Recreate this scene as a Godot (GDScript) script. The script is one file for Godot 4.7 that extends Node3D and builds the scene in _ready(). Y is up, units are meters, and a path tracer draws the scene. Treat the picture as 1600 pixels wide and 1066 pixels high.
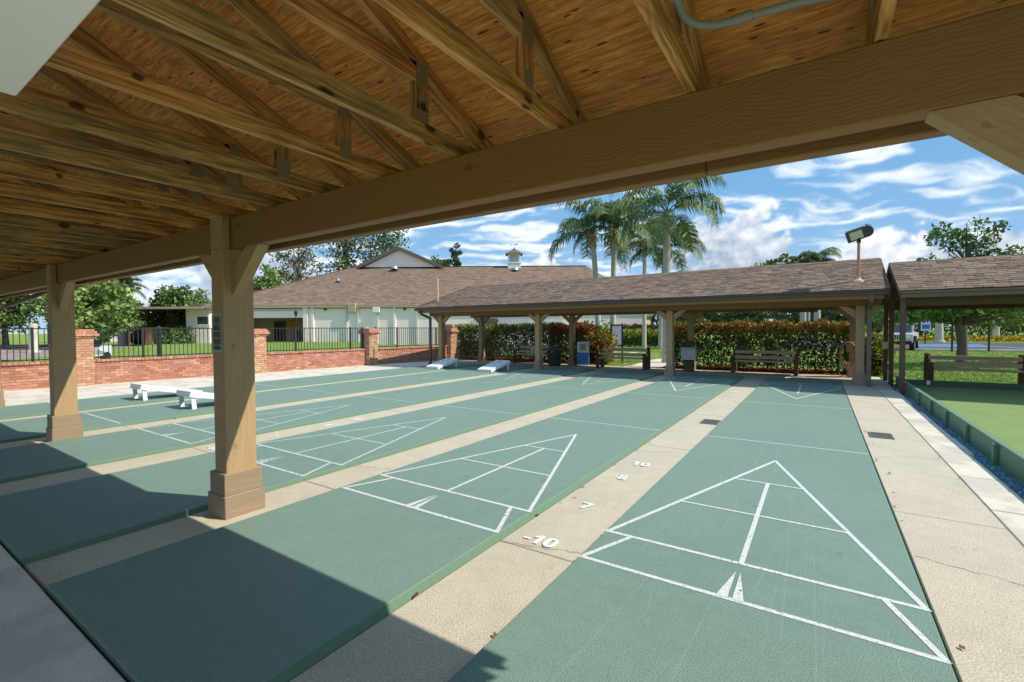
extends Node3D
# Court frame used below: x to the right along the shelters, y up, z away from the camera along the lanes (metres).
# V() turns it into Godot's axes (z towards the viewer).

var rng := RandomNumberGenerator.new()
var taken := {}
var M := {}

class MB:
	var v := PackedVector3Array()
	var n := PackedVector3Array()
	var uv := PackedVector2Array()
	var c := PackedColorArray()
	var ix := PackedInt32Array()
	var col := Color.WHITE
	var off := Vector2.ZERO
	func vert(p: Vector3, nn: Vector3, t: Vector2) -> void:
		v.append(p); n.append(nn); uv.append(t + off); c.append(col)
	func tri(a: Vector3, b: Vector3, d: Vector3, hint: Vector3, ta := Vector2.ZERO, tb := Vector2.ZERO, td := Vector2.ZERO) -> void:
		var nn := (b - a).cross(d - a).normalized()
		var k := v.size()
		if nn.dot(hint) < 0.0:
			nn = -nn
			vert(a, nn, ta); vert(b, nn, tb); vert(d, nn, td)
			ix.append_array(PackedInt32Array([k, k + 1, k + 2]))
		else:
			vert(a, nn, ta); vert(b, nn, tb); vert(d, nn, td)
			ix.append_array(PackedInt32Array([k, k + 2, k + 1]))
	func quad(a: Vector3, b: Vector3, d: Vector3, e: Vector3, hint: Vector3, t = null) -> void:
		var nn := (b - a).cross(e - a).normalized()
		if nn == Vector3.ZERO:
			nn = (d - b).cross(a - b).normalized()
		var k := v.size()
		var w: Array
		if t == null:
			var lu := (b - a).length()
			var ud := (b - a) / maxf(lu, 1e-6)
			var vd := (e - a) - ud * (e - a).dot(ud)
			vd = vd.normalized()
			w = [Vector2.ZERO, Vector2(lu, 0), Vector2((d - a).dot(ud), (d - a).dot(vd)), Vector2((e - a).dot(ud), (e - a).dot(vd))]
		else:
			w = t
		var flip := nn.dot(hint) < 0.0
		if flip:
			nn = -nn
		vert(a, nn, w[0]); vert(b, nn, w[1]); vert(d, nn, w[2]); vert(e, nn, w[3])
		if flip:
			ix.append_array(PackedInt32Array([k, k + 1, k + 2, k, k + 2, k + 3]))
		else:
			ix.append_array(PackedInt32Array([k, k + 2, k + 1, k, k + 3, k + 2]))
	func box(ctr: Vector3, s: Vector3, ch := 0.0, B := Basis()) -> void:
		var h := s * 0.5
		ch = minf(ch, minf(h.x, minf(h.y, h.z)) * 0.9)
		var L := 0
		if s.y > s.x and s.y >= s.z: L = 1
		elif s.z > s.x and s.z > s.y: L = 2
		for i in 3:
			var j := (i + 1) % 3
			var k := (i + 2) % 3
			# u along the longest in-face axis
			var a := j
			var b := k
			if L == k:
				a = k; b = j
			for sg in [-1.0, 1.0]:
				var q := []
				var t := []
				for pr in [[-1, -1], [1, -1], [1, 1], [-1, 1]]:
					var p := Vector3.ZERO
					p[i] = sg * h[i]
					p[a] = pr[0] * (h[a] - ch)
					p[b] = pr[1] * (h[b] - ch)
					q.append(ctr + B * p)
					t.append(Vector2(p[a], p[b] + i * 0.31 + sg * 0.17))
				var hint := Vector3.ZERO
				hint[i] = sg
				quad(q[0], q[1], q[2], q[3], B * hint, t)
		if ch > 0.0:
			for i in 3:
				var j := (i + 1) % 3
				var k := (i + 2) % 3
				for sj in [-1.0, 1.0]:
					for sk in [-1.0, 1.0]:
						var q := []
						for e in [[-1.0, 0], [1.0, 0], [1.0, 1], [-1.0, 1]]:
							var p := Vector3.ZERO
							p[i] = e[0] * (h[i] - ch)
							p[j] = sj * (h[j] - (ch if e[1] == 0 else 0.0))
							p[k] = sk * (h[k] - (0.0 if e[1] == 0 else ch))
							q.append(ctr + B * p)
						var hint := Vector3.ZERO
						hint[j] = sj; hint[k] = sk
						quad(q[0], q[1], q[2], q[3], B * hint)
			for sx in [-1.0, 1.0]:
				for sy in [-1.0, 1.0]:
					for sz in [-1.0, 1.0]:
						var p := Vector3(sx * h.x, sy * h.y, sz * h.z)
						var dx := Vector3(sx * ch, 0, 0)
						var dy := Vector3(0, sy * ch, 0)
						var dz := Vector3(0, 0, sz * ch)
						tri(ctr + B * (p - dy - dz), ctr + B * (p - dx - dz), ctr + B * (p - dx - dy), B * p)
	func span(x0, x1, y0, y1, z0, z1, ch := 0.0) -> void:      # box between court coordinates
		box(Vector3((x0 + x1) * 0.5, (y0 + y1) * 0.5, -(z0 + z1) * 0.5), Vector3(absf(x1 - x0), absf(y1 - y0), absf(z1 - z0)), ch)
	func bar(a: Vector3, b: Vector3, w: float, h: float, ch := 0.0, up := Vector3.UP) -> void:
		var d := (b - a).normalized()
		var s := d.cross(up)
		if s.length() < 1e-4:
			s = d.cross(Vector3.FORWARD)
		s = s.normalized()
		var u := s.cross(d).normalized()
		box((a + b) * 0.5, Vector3((b - a).length(), h, w), ch, Basis(d, u, s))
	func tube(pts: Array, rad, sides := 8, cap := true) -> void:
		var rings := []
		var ref := Vector3.UP
		var along := 0.0
		for i in pts.size():
			var d: Vector3
			if i == 0: d = pts[1] - pts[0]
			elif i == pts.size() - 1: d = pts[i] - pts[i - 1]
			else: d = (pts[i + 1] - pts[i]).normalized() + (pts[i] - pts[i - 1]).normalized()
			d = d.normalized()
			if i == 0:
				ref = d.cross(Vector3.UP)
				if ref.length() < 0.05: ref = d.cross(Vector3.RIGHT)
				ref = ref.normalized()
			else:
				ref = (ref - d * ref.dot(d)).normalized()
				along += (pts[i] - pts[i - 1]).length()
			var bi := d.cross(ref)
			var r: float = rad[i] if rad is Array else rad
			var k := v.size()
			for j in sides + 1:
				var a := TAU * j / sides
				var o := ref * cos(a) + bi * sin(a)
				vert(pts[i] + o * r, o, Vector2(along, r * a))
			rings.append(k)
		for i in pts.size() - 1:
			for j in sides:
				var a: int = rings[i] + j
				var b: int = rings[i + 1] + j
				ix.append_array(PackedInt32Array([a, b, a + 1, b, b + 1, a + 1]))
		if cap:
			for e in [0, pts.size() - 1]:
				var hint: Vector3 = (pts[0] - pts[1]) if e == 0 else (pts[e] - pts[e - 1])
				for j in range(1, sides - 1):
					tri(v[rings[e]], v[rings[e] + j], v[rings[e] + j + 1], hint)
	func lathe(at: Vector3, prof: Array, sides := 20) -> void:   # prof: [radius, height] pairs
		for i in prof.size() - 1:
			var a: Vector2 = prof[i]
			var b: Vector2 = prof[i + 1]
			var sl := Vector2(b.y - a.y, a.x - b.x).normalized()
			var k := v.size()
			for j in sides + 1:
				var t := TAU * j / sides
				var o := Vector3(cos(t), 0, sin(t))
				var nn := (o * sl.x + Vector3.UP * sl.y).normalized()
				vert(at + o * a.x + Vector3.UP * a.y, nn, Vector2(a.x * t, a.y))
				vert(at + o * b.x + Vector3.UP * b.y, nn, Vector2(b.x * t, b.y))
			for j in sides:
				var q := k + j * 2
				ix.append_array(PackedInt32Array([q, q + 2, q + 1, q + 2, q + 3, q + 1]))
	func prism(poly: Array, ext: Vector3, hint_c := true) -> void:   # planar polygon (convex) pushed along ext
		var ce := Vector3.ZERO
		for p in poly: ce += p
		ce = ce / poly.size() + ext * 0.5
		var ud: Vector3 = (poly[1] - poly[0]).normalized()
		var vd := ext.cross(ud).normalized()
		for i in range(1, poly.size() - 1):
			var t := []
			for q in [poly[0], poly[i], poly[i + 1]]:
				t.append(Vector2((q - poly[0]).dot(ud), (q - poly[0]).dot(vd)))
			tri(poly[0], poly[i], poly[i + 1], -ext, t[0], t[1], t[2])
			tri(poly[0] + ext, poly[i] + ext, poly[i + 1] + ext, ext, t[0], t[1], t[2])
		for i in poly.size():
			var a: Vector3 = poly[i]
			var b: Vector3 = poly[(i + 1) % poly.size()]
			quad(a, b, b + ext, a + ext, (a + b + ext) * 0.5 - ce)
	func leaf(p: Vector3, d: Vector3, s: Vector3, l: float, w: float) -> void:  # folded leaf: two triangles each side of the rib
		var nn := d.cross(s).normalized()
		var k := v.size()
		vert(p, nn, Vector2.ZERO)
		vert(p + d * l * 0.5 + s * w, nn, Vector2(0.5, 1))
		vert(p + d * l, nn, Vector2(1, 0))
		vert(p + d * l * 0.5 - s * w, nn, Vector2(0.5, -1))
		ix.append_array(PackedInt32Array([k, k + 1, k + 2, k, k + 2, k + 3]))
	func mesh() -> ArrayMesh:
		var ar := []
		ar.resize(Mesh.ARRAY_MAX)
		ar[Mesh.ARRAY_VERTEX] = v; ar[Mesh.ARRAY_NORMAL] = n; ar[Mesh.ARRAY_TEX_UV] = uv; ar[Mesh.ARRAY_COLOR] = c; ar[Mesh.ARRAY_INDEX] = ix
		var m := ArrayMesh.new()
		m.add_surface_from_arrays(Mesh.PRIMITIVE_TRIANGLES, ar)
		return m

func V(x: float, y: float, z: float) -> Vector3:
	return Vector3(x, y, -z)

# distant things: lateral metres to the right and depth metres ahead along the clubhouse's own axis (33.5 degrees off the courts)
const CA := 0.83422
const SA := 0.55145
func K(lat: float, y: float, dep: float) -> Vector3:
	return Vector3(1.32 + CA * lat - SA * dep, y, -(-2.786 + SA * lat + CA * dep))

func numbered(s: String) -> String:
	if not taken.has(s):
		taken[s] = 0
		return s
	taken[s] += 1
	return "%s_%03d" % [s, taken[s]]

func obj(called: String, mb, mat: Material, parent: Node3D = self, world := false) -> MeshInstance3D:
	var o := MeshInstance3D.new()
	o.name = numbered(called) if parent == self else called
	o.mesh = mb.mesh() if mb is MB else mb
	o.material_override = mat
	if world:
		o.position = -parent.position
	parent.add_child(o, true)
	return o

func tag(o: Node, label := "", category := "", group := "", kind := "") -> Node:
	if label: o.set_meta("label", label)
	if category: o.set_meta("category", category)
	if group: o.set_meta("group", group)
	if kind: o.set_meta("kind", kind)
	return o

func thing(called: String, label: String, category: String, at := Vector3.ZERO, turn := 0.0, group := "") -> Node3D:
	var o := Node3D.new()
	o.name = numbered(called)
	add_child(o)
	o.position = at
	o.rotation.y = turn
	tag(o, label, category, group)
	return o

func holder(called: String, parent: Node3D) -> Node3D:
	var o := Node3D.new()
	o.name = called
	parent.add_child(o, true)
	return o

func dup(root: Node3D, at: Vector3, turn: float, label: String, group := "") -> Node3D:
	var r: Node3D = root.duplicate()
	r.name = numbered(String(root.name).rstrip("0123456789").rstrip("_"))
	add_child(r)
	r.position = at
	r.rotation.y = turn
	r.set_meta("label", label)
	if group: r.set_meta("group", group)
	return r

func struct(called: String, mb, mat: Material, label := "", parent: Node3D = self) -> MeshInstance3D:
	var o := obj(called, mb, mat, parent)
	tag(o, label, "", "", "structure")
	return o

func R(a: float, b: float) -> float:
	return rng.randf_range(a, b)

# ---------------------------------------------------------------- textures and materials
func noise(w: int, h: int, fr: float, oct: int, sd: int, sx := 1, sy := 1) -> PackedByteArray:
	var f := FastNoiseLite.new()
	f.noise_type = FastNoiseLite.TYPE_SIMPLEX_SMOOTH
	f.seed = sd; f.frequency = fr; f.fractal_octaves = oct
	var im := f.get_seamless_image(w / sx, h / sy)
	im.convert(Image.FORMAT_L8)
	if sx > 1 or sy > 1:
		im.resize(w, h, Image.INTERPOLATE_CUBIC)
	return im.get_data()

func tex(w: int, h: int, d: PackedByteArray, grey := false) -> ImageTexture:
	return ImageTexture.create_from_image(Image.create_from_data(w, h, false, Image.FORMAT_L8 if grey else Image.FORMAT_RGB8, d))

func lin8(x: float) -> int:
	x = clampf(x, 0.0, 1.0)
	return int(255.0 * (12.92 * x if x < 0.0031308 else 1.055 * pow(x, 1.0 / 2.4) - 0.055))

func S(r: float, g: float, b: float) -> Color:
	return Color(r, g, b).linear_to_srgb()

func mat(called: String, col: Color, rough := 0.8, spec := 0.4) -> StandardMaterial3D:
	var m := StandardMaterial3D.new()
	m.resource_name = called
	m.albedo_color = col.linear_to_srgb()
	m.roughness = rough
	m.metallic_specular = spec
	m.vertex_color_use_as_albedo = true
	M[called] = m
	return m

# grain: long streaks, growth figure, knots; returns [colour, height]
func wood_tex(w: int, h: int, sd: int, light: Color, dark: Color, knots: int, streak: float, weather: float, slit := false, knot_dark := 0.85, fig := 0.95, wavy := 0.05) -> Array:
	var r := RandomNumberGenerator.new()
	r.seed = sd
	var fine := noise(w, h, 0.09, 2, sd, 16, 1)
	var mid := noise(w, h, 0.035, 3, sd + 1, 8, 1)
	var big := noise(w, h, 0.012, 3, sd + 2, 2, 1)
	var kn := []
	for i in knots:
		kn.append([r.randf() * w, r.randf() * h, r.randf_range(4.0, 11.0) * h / 256.0 if not slit else r.randf_range(1.4, 4.2) * h / 512.0])
	var out := PackedByteArray()
	out.resize(w * h * 3)
	var hg := PackedByteArray()
	hg.resize(w * h)
	var kd := PackedFloat32Array()   # knot darkness
	kd.resize(w * h)
	var kw := PackedFloat32Array()
	kw.resize(w * h)
	for k in kn:
		var rr: float = k[2]
		var ex := rr * (7.0 if not slit else 5.0)
		var ey := rr * (4.0 if not slit else 1.2)
		for yy in range(int(k[1] - ey), int(k[1] + ey) + 1):
			for xx in range(int(k[0] - ex), int(k[0] + ex) + 1):
				var q := posmod(yy, h) * w + posmod(xx, w)
				var dx: float = (xx - k[0]) / rr
				var dy: float = (yy - k[1]) / rr
				if slit:
					var e2 := dx * dx / 14.0 + dy * dy * 0.9
					kd[q] = maxf(kd[q], clampf(1.4 - e2, 0.0, 1.0))
				else:
					var e := dx * dx / 2.2 + dy * dy
					kd[q] = maxf(kd[q], clampf(1.5 - e, 0.0, 1.0))
					kw[q] += (4.0 if dy > 0 else -4.0) * exp(-(dx * dx / 9.0 + dy * dy / 3.0))
	for y in h:
		for x in w:
			var i := y * w + x
			var figure := 0.5 + 0.5 * sin(y * fig * 256.0 / h + (big[i] - 128) * wavy + (mid[i] - 128) * 0.03 + kw[i] * 1.6)
			var g := fine[i] / 255.0 * 0.55 + mid[i] / 255.0 * 0.45
			var t := clampf(0.5 + (g - 0.5) * streak * 1.5 + (figure - 0.5) * 0.34, 0.0, 1.0)
			var c := dark.lerp(light, t)
			var wz := clampf((big[i] / 255.0 - 0.55) * 3.0, 0.0, 1.0) * weather
			c = c.lerp(Color(0.17, 0.155, 0.095), wz)
			c = c.lerp(Color(0.03, 0.018, 0.01), kd[i] * knot_dark)
			out[i * 3] = lin8(c.r); out[i * 3 + 1] = lin8(c.g); out[i * 3 + 2] = lin8(c.b)
			hg[i] = int(clampf(255.0 * (0.25 + 0.5 * (figure * 0.6 + g * 0.4) - kd[i] * 0.2), 0, 255))
	return [tex(w, h, out), tex(w, h, hg, true)]

func speckle(w: int, sd: int, base: Color, dark: Color, light: Color, fr: float) -> Array:
	var a := noise(w, w, fr, 3, sd)
	var b := noise(w, w, 0.012, 4, sd + 5)
	var r := RandomNumberGenerator.new()
	r.seed = sd
	var out := PackedByteArray()
	out.resize(w * w * 3)
	var hg := PackedByteArray()
	hg.resize(w * w)
	for i in w * w:
		var t := (a[i] - 128) / 128.0 * 1.3 + r.randf_range(-0.45, 0.45)
		var c := base.lerp(light, clampf(t, 0, 1)) if t > 0 else base.lerp(dark, clampf(-t, 0, 1))
		var k := 0.95 + 0.1 * b[i] / 255.0
		out[i * 3] = lin8(c.r * k); out[i * 3 + 1] = lin8(c.g * k); out[i * 3 + 2] = lin8(c.b * k)
		hg[i] = int(clampf(128 + t * 90, 0, 255))
	return [tex(w, w, out), tex(w, w, hg, true)]

func stain_tex(w: int, sd: int, lo: float) -> ImageTexture:   # broad worn patches, multiplied over a ground
	var a := noise(w, w, 0.008, 5, sd)
	var b := noise(w, w, 0.03, 4, sd + 1)
	var out := PackedByteArray()
	out.resize(w * w * 3)
	for i in w * w:
		var t := clampf(a[i] / 255.0 * 0.7 + b[i] / 255.0 * 0.3, 0, 1)
		var k := lerpf(lo, 1.0, smoothstep(0.25, 0.6, t))
		out[i * 3] = lin8(k); out[i * 3 + 1] = lin8(k * 0.995); out[i * 3 + 2] = lin8(lerpf(k, 1.0, 0.06) * 0.98)
	return tex(w, w, out)

func chipped(w: int, sd: int, share: float) -> ImageTexture:   # road paint with chips worn through
	var a := noise(w, w, 0.07, 4, sd)
	var b := noise(w, w, 0.012, 3, sd + 1)
	var out := PackedByteArray()
	out.resize(w * w * 4)
	var lim := lerpf(0.22, 0.44, share / 0.25)
	for i in w * w:
		var t := a[i] / 255.0 * 0.7 + b[i] / 255.0 * 0.3
		var k := int(clampf(196.0 + 59.0 * (a[i] / 255.0), 0, 255))
		out[i * 4] = k; out[i * 4 + 1] = k; out[i * 4 + 2] = k
		out[i * 4 + 3] = 255 if t > lim else 0
	return ImageTexture.create_from_image(Image.create_from_data(w, w, false, Image.FORMAT_RGBA8, out))

func with_tex(m: StandardMaterial3D, t: Array, per_m: Vector2, depth_cm: float) -> StandardMaterial3D:
	m.albedo_texture = t[0]
	if depth_cm > 0:
		m.heightmap_enabled = true
		m.heightmap_texture = t[1]
		m.heightmap_scale = depth_cm
	m.uv1_scale = Vector3(per_m.x, per_m.y, 1)
	return m

func world_tex(m: StandardMaterial3D, t: Array, size: float, depth_cm: float, stain: Texture2D = null, stain_size := 5.0) -> StandardMaterial3D:
	m.albedo_texture = t[0]
	m.uv1_triplanar = true
	m.uv1_world_triplanar = true
	m.uv1_scale = Vector3.ONE / size
	if depth_cm > 0:
		m.heightmap_enabled = true
		m.heightmap_texture = t[1]
		m.heightmap_scale = depth_cm
	if stain:
		m.detail_enabled = true
		m.detail_albedo = stain
		m.detail_blend_mode = BaseMaterial3D.BLEND_MODE_MUL
		m.detail_uv_layer = BaseMaterial3D.DETAIL_UV_2
		m.uv2_triplanar = true
		m.uv2_world_triplanar = true
		m.uv2_scale = Vector3.ONE / stain_size
	return m

func make_materials() -> void:
	var lum := wood_tex(1024, 256, 11, Color(0.74, 0.41, 0.15), Color(0.27, 0.118, 0.034), 8, 1.2, 0.12)
	var lum2 := wood_tex(1024, 256, 23, Color(0.62, 0.38, 0.155), Color(0.20, 0.108, 0.04), 9, 1.3, 0.6)
	var ply := wood_tex(1024, 512, 37, Color(0.90, 0.43, 0.115), Color(0.46, 0.17, 0.037), 46, 1.0, 0.25, true, 0.9, 0.55, 0.06)
	var saw := wood_tex(1024, 256, 51, Color(1, 1, 1), Color(0.90, 0.885, 0.87), 5, 0.8, 0.0, false, 0.4, 0.85, 0.075)
	var saw2 := wood_tex(512, 256, 57, Color(1, 1, 1), Color(0.84, 0.82, 0.80), 2, 1.0, 0.0, false, 0.25, 0.9, 0.03)
	with_tex(mat("lumber_a", Color(1, 1, 1), 0.75, 0.3), lum, Vector2(0.42, 1.6), 0.08)
	with_tex(mat("lumber_b", Color(0.95, 0.98, 0.98), 0.8, 0.3), lum2, Vector2(0.40, 1.5), 0.1)
	with_tex(mat("plywood", Color(1, 1, 1), 0.7, 0.35), ply, Vector2(0.55, 1.5), 0.05)
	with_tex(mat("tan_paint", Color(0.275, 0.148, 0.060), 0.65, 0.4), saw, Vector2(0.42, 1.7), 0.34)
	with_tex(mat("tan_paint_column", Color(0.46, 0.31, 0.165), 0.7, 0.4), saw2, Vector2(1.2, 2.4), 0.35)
	with_tex(mat("plinth_paint", Color(0.33, 0.245, 0.160), 0.6, 0.4), saw2, Vector2(0.9, 1.8), 0.12)
	with_tex(mat("bench_plank", Color(0.55, 0.44, 0.31), 0.75, 0.3), saw2, Vector2(0.9, 2.2), 0.3)
	with_tex(mat("bench_post", Color(0.13, 0.075, 0.048), 0.75, 0.3), saw2, Vector2(0.9, 2.2), 0.3)
	with_tex(mat("brown_wood", Color(0.13, 0.082, 0.060), 0.7, 0.35), saw2, Vector2(0.8, 2.0), 0.2)
	var conc := speckle(512, 71, Color(0.475, 0.425, 0.33), Color(0.31, 0.275, 0.21), Color(0.63, 0.575, 0.465), 0.16)
	var conc2 := speckle(512, 79, Color(0.62, 0.575, 0.49), Color(0.49, 0.45, 0.375), Color(0.72, 0.67, 0.585), 0.2)
	var green := speckle(512, 83, Color(0.160, 0.246, 0.205), Color(0.095, 0.160, 0.131), Color(0.240, 0.335, 0.290), 0.22)
	var stain := stain_tex(512, 91, 0.80)
	var stain2 := stain_tex(512, 97, 0.93)
	world_tex(mat("strip_concrete", Color(1, 1, 1), 0.9, 0.25), conc, 1.0, 0.12, stain2, 4.3)
	world_tex(mat("apron_concrete", Color(1, 1, 1), 0.85, 0.3), conc2, 1.1, 0.08, stain, 3.6)
	world_tex(mat("court_green", Color(1, 1, 1), 0.72, 0.35), green, 0.95, 0.18, stain_tex(256, 99, 0.965), 4.1)
	world_tex(mat("court_side", Color(0.74, 0.80, 0.62), 0.75, 0.3), green, 0.42, 0.1)
	for q in [["line_paint", 0.012, Color(0.72, 0.75, 0.74), 301], ["line_worn", 0.13, Color(0.64, 0.69, 0.67), 307]]:
		var lm := mat(q[0], q[2], 0.65)
		lm.albedo_texture = chipped(512, q[3], q[1])
		lm.transparency = BaseMaterial3D.TRANSPARENCY_ALPHA_SCISSOR
		lm.alpha_scissor_threshold = 0.5
		lm.uv1_triplanar = true
		lm.uv1_world_triplanar = true
		lm.uv1_scale = Vector3.ONE / 1.15
	mat("number_paint", Color(0.70, 0.72, 0.71), 0.65)
	var soil := speckle(256, 103, Color(0.06, 0.05, 0.04), Color(0.03, 0.025, 0.02), Color(0.10, 0.085, 0.07), 0.2)
	world_tex(mat("soil", Color(1, 1, 1), 0.95, 0.2), soil, 0.6, 0.4)
	var gras := speckle(512, 107, Color(0.215, 0.315, 0.07), Color(0.15, 0.23, 0.048), Color(0.275, 0.385, 0.10), 0.12)
	world_tex(mat("lawn", Color(1, 1, 1), 0.9, 0.2), gras, 1.3, 2.0, stain, 7.0)
	mat("grass_blade", Color(1, 1, 1), 0.7, 0.3)
	var asph := speckle(256, 109, Color(0.10, 0.10, 0.105), Color(0.06, 0.06, 0.065), Color(0.15, 0.15, 0.155), 0.2)
	world_tex(mat("asphalt", Color(1, 1, 1), 0.9, 0.25), asph, 0.8, 0.3, stain, 6.0)
	world_tex(mat("paver_road", Color(3.1, 2.35, 2.1), 0.9, 0.25), asph, 0.9, 0.3, stain, 5.0)
	world_tex(mat("blue_gravel", Color(0.26, 0.48, 0.60), 0.9, 0.3), speckle(256, 113, Color(0.5, 0.5, 0.5), Color(0.2, 0.2, 0.2), Color(0.85, 0.85, 0.85), 0.14), 0.35, 1.5)
	world_tex(mat("turf", Color(1, 1, 1), 0.9, 0.2), speckle(256, 127, Color(0.215, 0.30, 0.115), Color(0.17, 0.245, 0.09), Color(0.26, 0.35, 0.145), 0.25), 0.4, 0.5, stain2, 6.0)
	world_tex(mat("mulch_soil", Color(3.4, 1.15, 0.75), 0.95, 0.15), soil, 0.6, 0.8)
	mat("end_board_green", Color(0.055, 0.115, 0.065), 0.6)
	mat("board_green", Color(0.13, 0.225, 0.145), 0.6)
	mat("mulch", Color(1, 1, 1), 0.95, 0.15)
	mat("brick", Color(1, 1, 1), 0.9, 0.2)
	var fineg := speckle(256, 131, Color(0.85, 0.85, 0.85), Color(0.6, 0.6, 0.6), Color(1, 1, 1), 0.2)
	world_tex(M.brick, fineg, 0.22, 0.3)
	world_tex(mat("mortar", Color(0.42, 0.34, 0.28), 0.95, 0.2), fineg, 0.3, 0.2)
	world_tex(mat("shingle", Color(1, 1, 1), 0.95, 0.2), fineg, 0.25, 0.3)
	world_tex(mat("white_wall", Color(0.93, 0.81, 0.78), 0.85, 0.3), speckle(256, 137, Color(0.95, 0.95, 0.95), Color(0.88, 0.88, 0.87), Color(1, 1, 1), 0.05), 1.3, 0.3)
	mat("white_paint", Color(0.78, 0.79, 0.80), 0.5)
	mat("grey_white", Color(0.55, 0.57, 0.57), 0.6)
	mat("gutter_brown", Color(0.085, 0.060, 0.052), 0.4, 0.5)
	mat("gutter_light", Color(0.145, 0.105, 0.085), 0.4, 0.5)
	mat("iron", Color(0.018, 0.019, 0.020), 0.45, 0.5)
	mat("dark", Color(0.015, 0.015, 0.016), 0.6)
	mat("rubber", Color(0.02, 0.02, 0.02), 0.8)
	var st := mat("steel", Color(0.42, 0.42, 0.41), 0.45)
	st.metallic = 0.7
	mat("nail_plate", Color(0.25, 0.205, 0.125), 0.55)
	mat("pvc", Color(0.27, 0.30, 0.29), 0.5)
	mat("lens", Color(0.88, 0.89, 0.87), 0.35)
	mat("lens_rim", Color(0.85, 0.87, 0.84), 0.4)
	mat("salmon_pipe", Color(0.48, 0.23, 0.145), 0.5)
	mat("cream_pipe", Color(0.66, 0.46, 0.25), 0.5)
	mat("lamp_glass", Color(0.55, 0.55, 0.42), 0.2, 0.6)
	mat("can_green", Color(0.030, 0.050, 0.045), 0.5)
	mat("can_lid", Color(0.055, 0.095, 0.075), 0.45)
	mat("news_blue", Color(0.03, 0.17, 0.42), 0.35, 0.5)
	mat("paper", Color(0.60, 0.55, 0.48), 0.8)
	mat("plaque", Color(0.15, 0.165, 0.145), 0.5)
	var sc := mat("scuff", Color(0.62, 0.66, 0.62, 1.0), 0.9, 0.1)
	sc.albedo_color.a = 0.06
	sc.transparency = BaseMaterial3D.TRANSPARENCY_ALPHA
	var sk := mat("dark_stain", Color(0.05, 0.05, 0.045, 1.0), 0.9, 0.1)
	sk.albedo_color.a = 0.16
	sk.transparency = BaseMaterial3D.TRANSPARENCY_ALPHA
	mat("crack", Color(0.07, 0.065, 0.05), 1.0, 0.1)
	mat("plaque_ink", Color(0.035, 0.038, 0.035), 0.6)
	mat("hose", Color(0.36, 0.25, 0.14), 0.6)
	mat("blue_paint", Color(0.08, 0.17, 0.36), 0.7)
	mat("yellow_flowers", Color(0.62, 0.44, 0.05), 0.8)
	mat("car_white", Color(0.58, 0.62, 0.67), 0.25, 0.6)
	var gl := mat("car_glass", Color(0.045, 0.06, 0.07), 0.06, 0.6)
	gl.metallic = 0.0
	mat("bark", Color(0.20, 0.165, 0.135), 0.9, 0.2)
	with_tex(M.bark, saw2, Vector2(1.0, 2.0), 1.5)
	mat("palm_bark", Color(0.46, 0.43, 0.38), 0.9, 0.2)
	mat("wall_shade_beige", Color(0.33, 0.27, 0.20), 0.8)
	mat("poster", Color(0.36, 0.17, 0.06), 0.7)
	mat("tan_stucco", Color(0.45, 0.35, 0.24), 0.85)
	var lf := mat("leaf", Color(1, 1, 1), 0.55, 0.35)
	lf.backlight_enabled = true
	lf.backlight = Color(0.46, 0.50, 0.34)
	mat("hose_dark", Color(0.16, 0.155, 0.14), 0.6)

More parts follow.
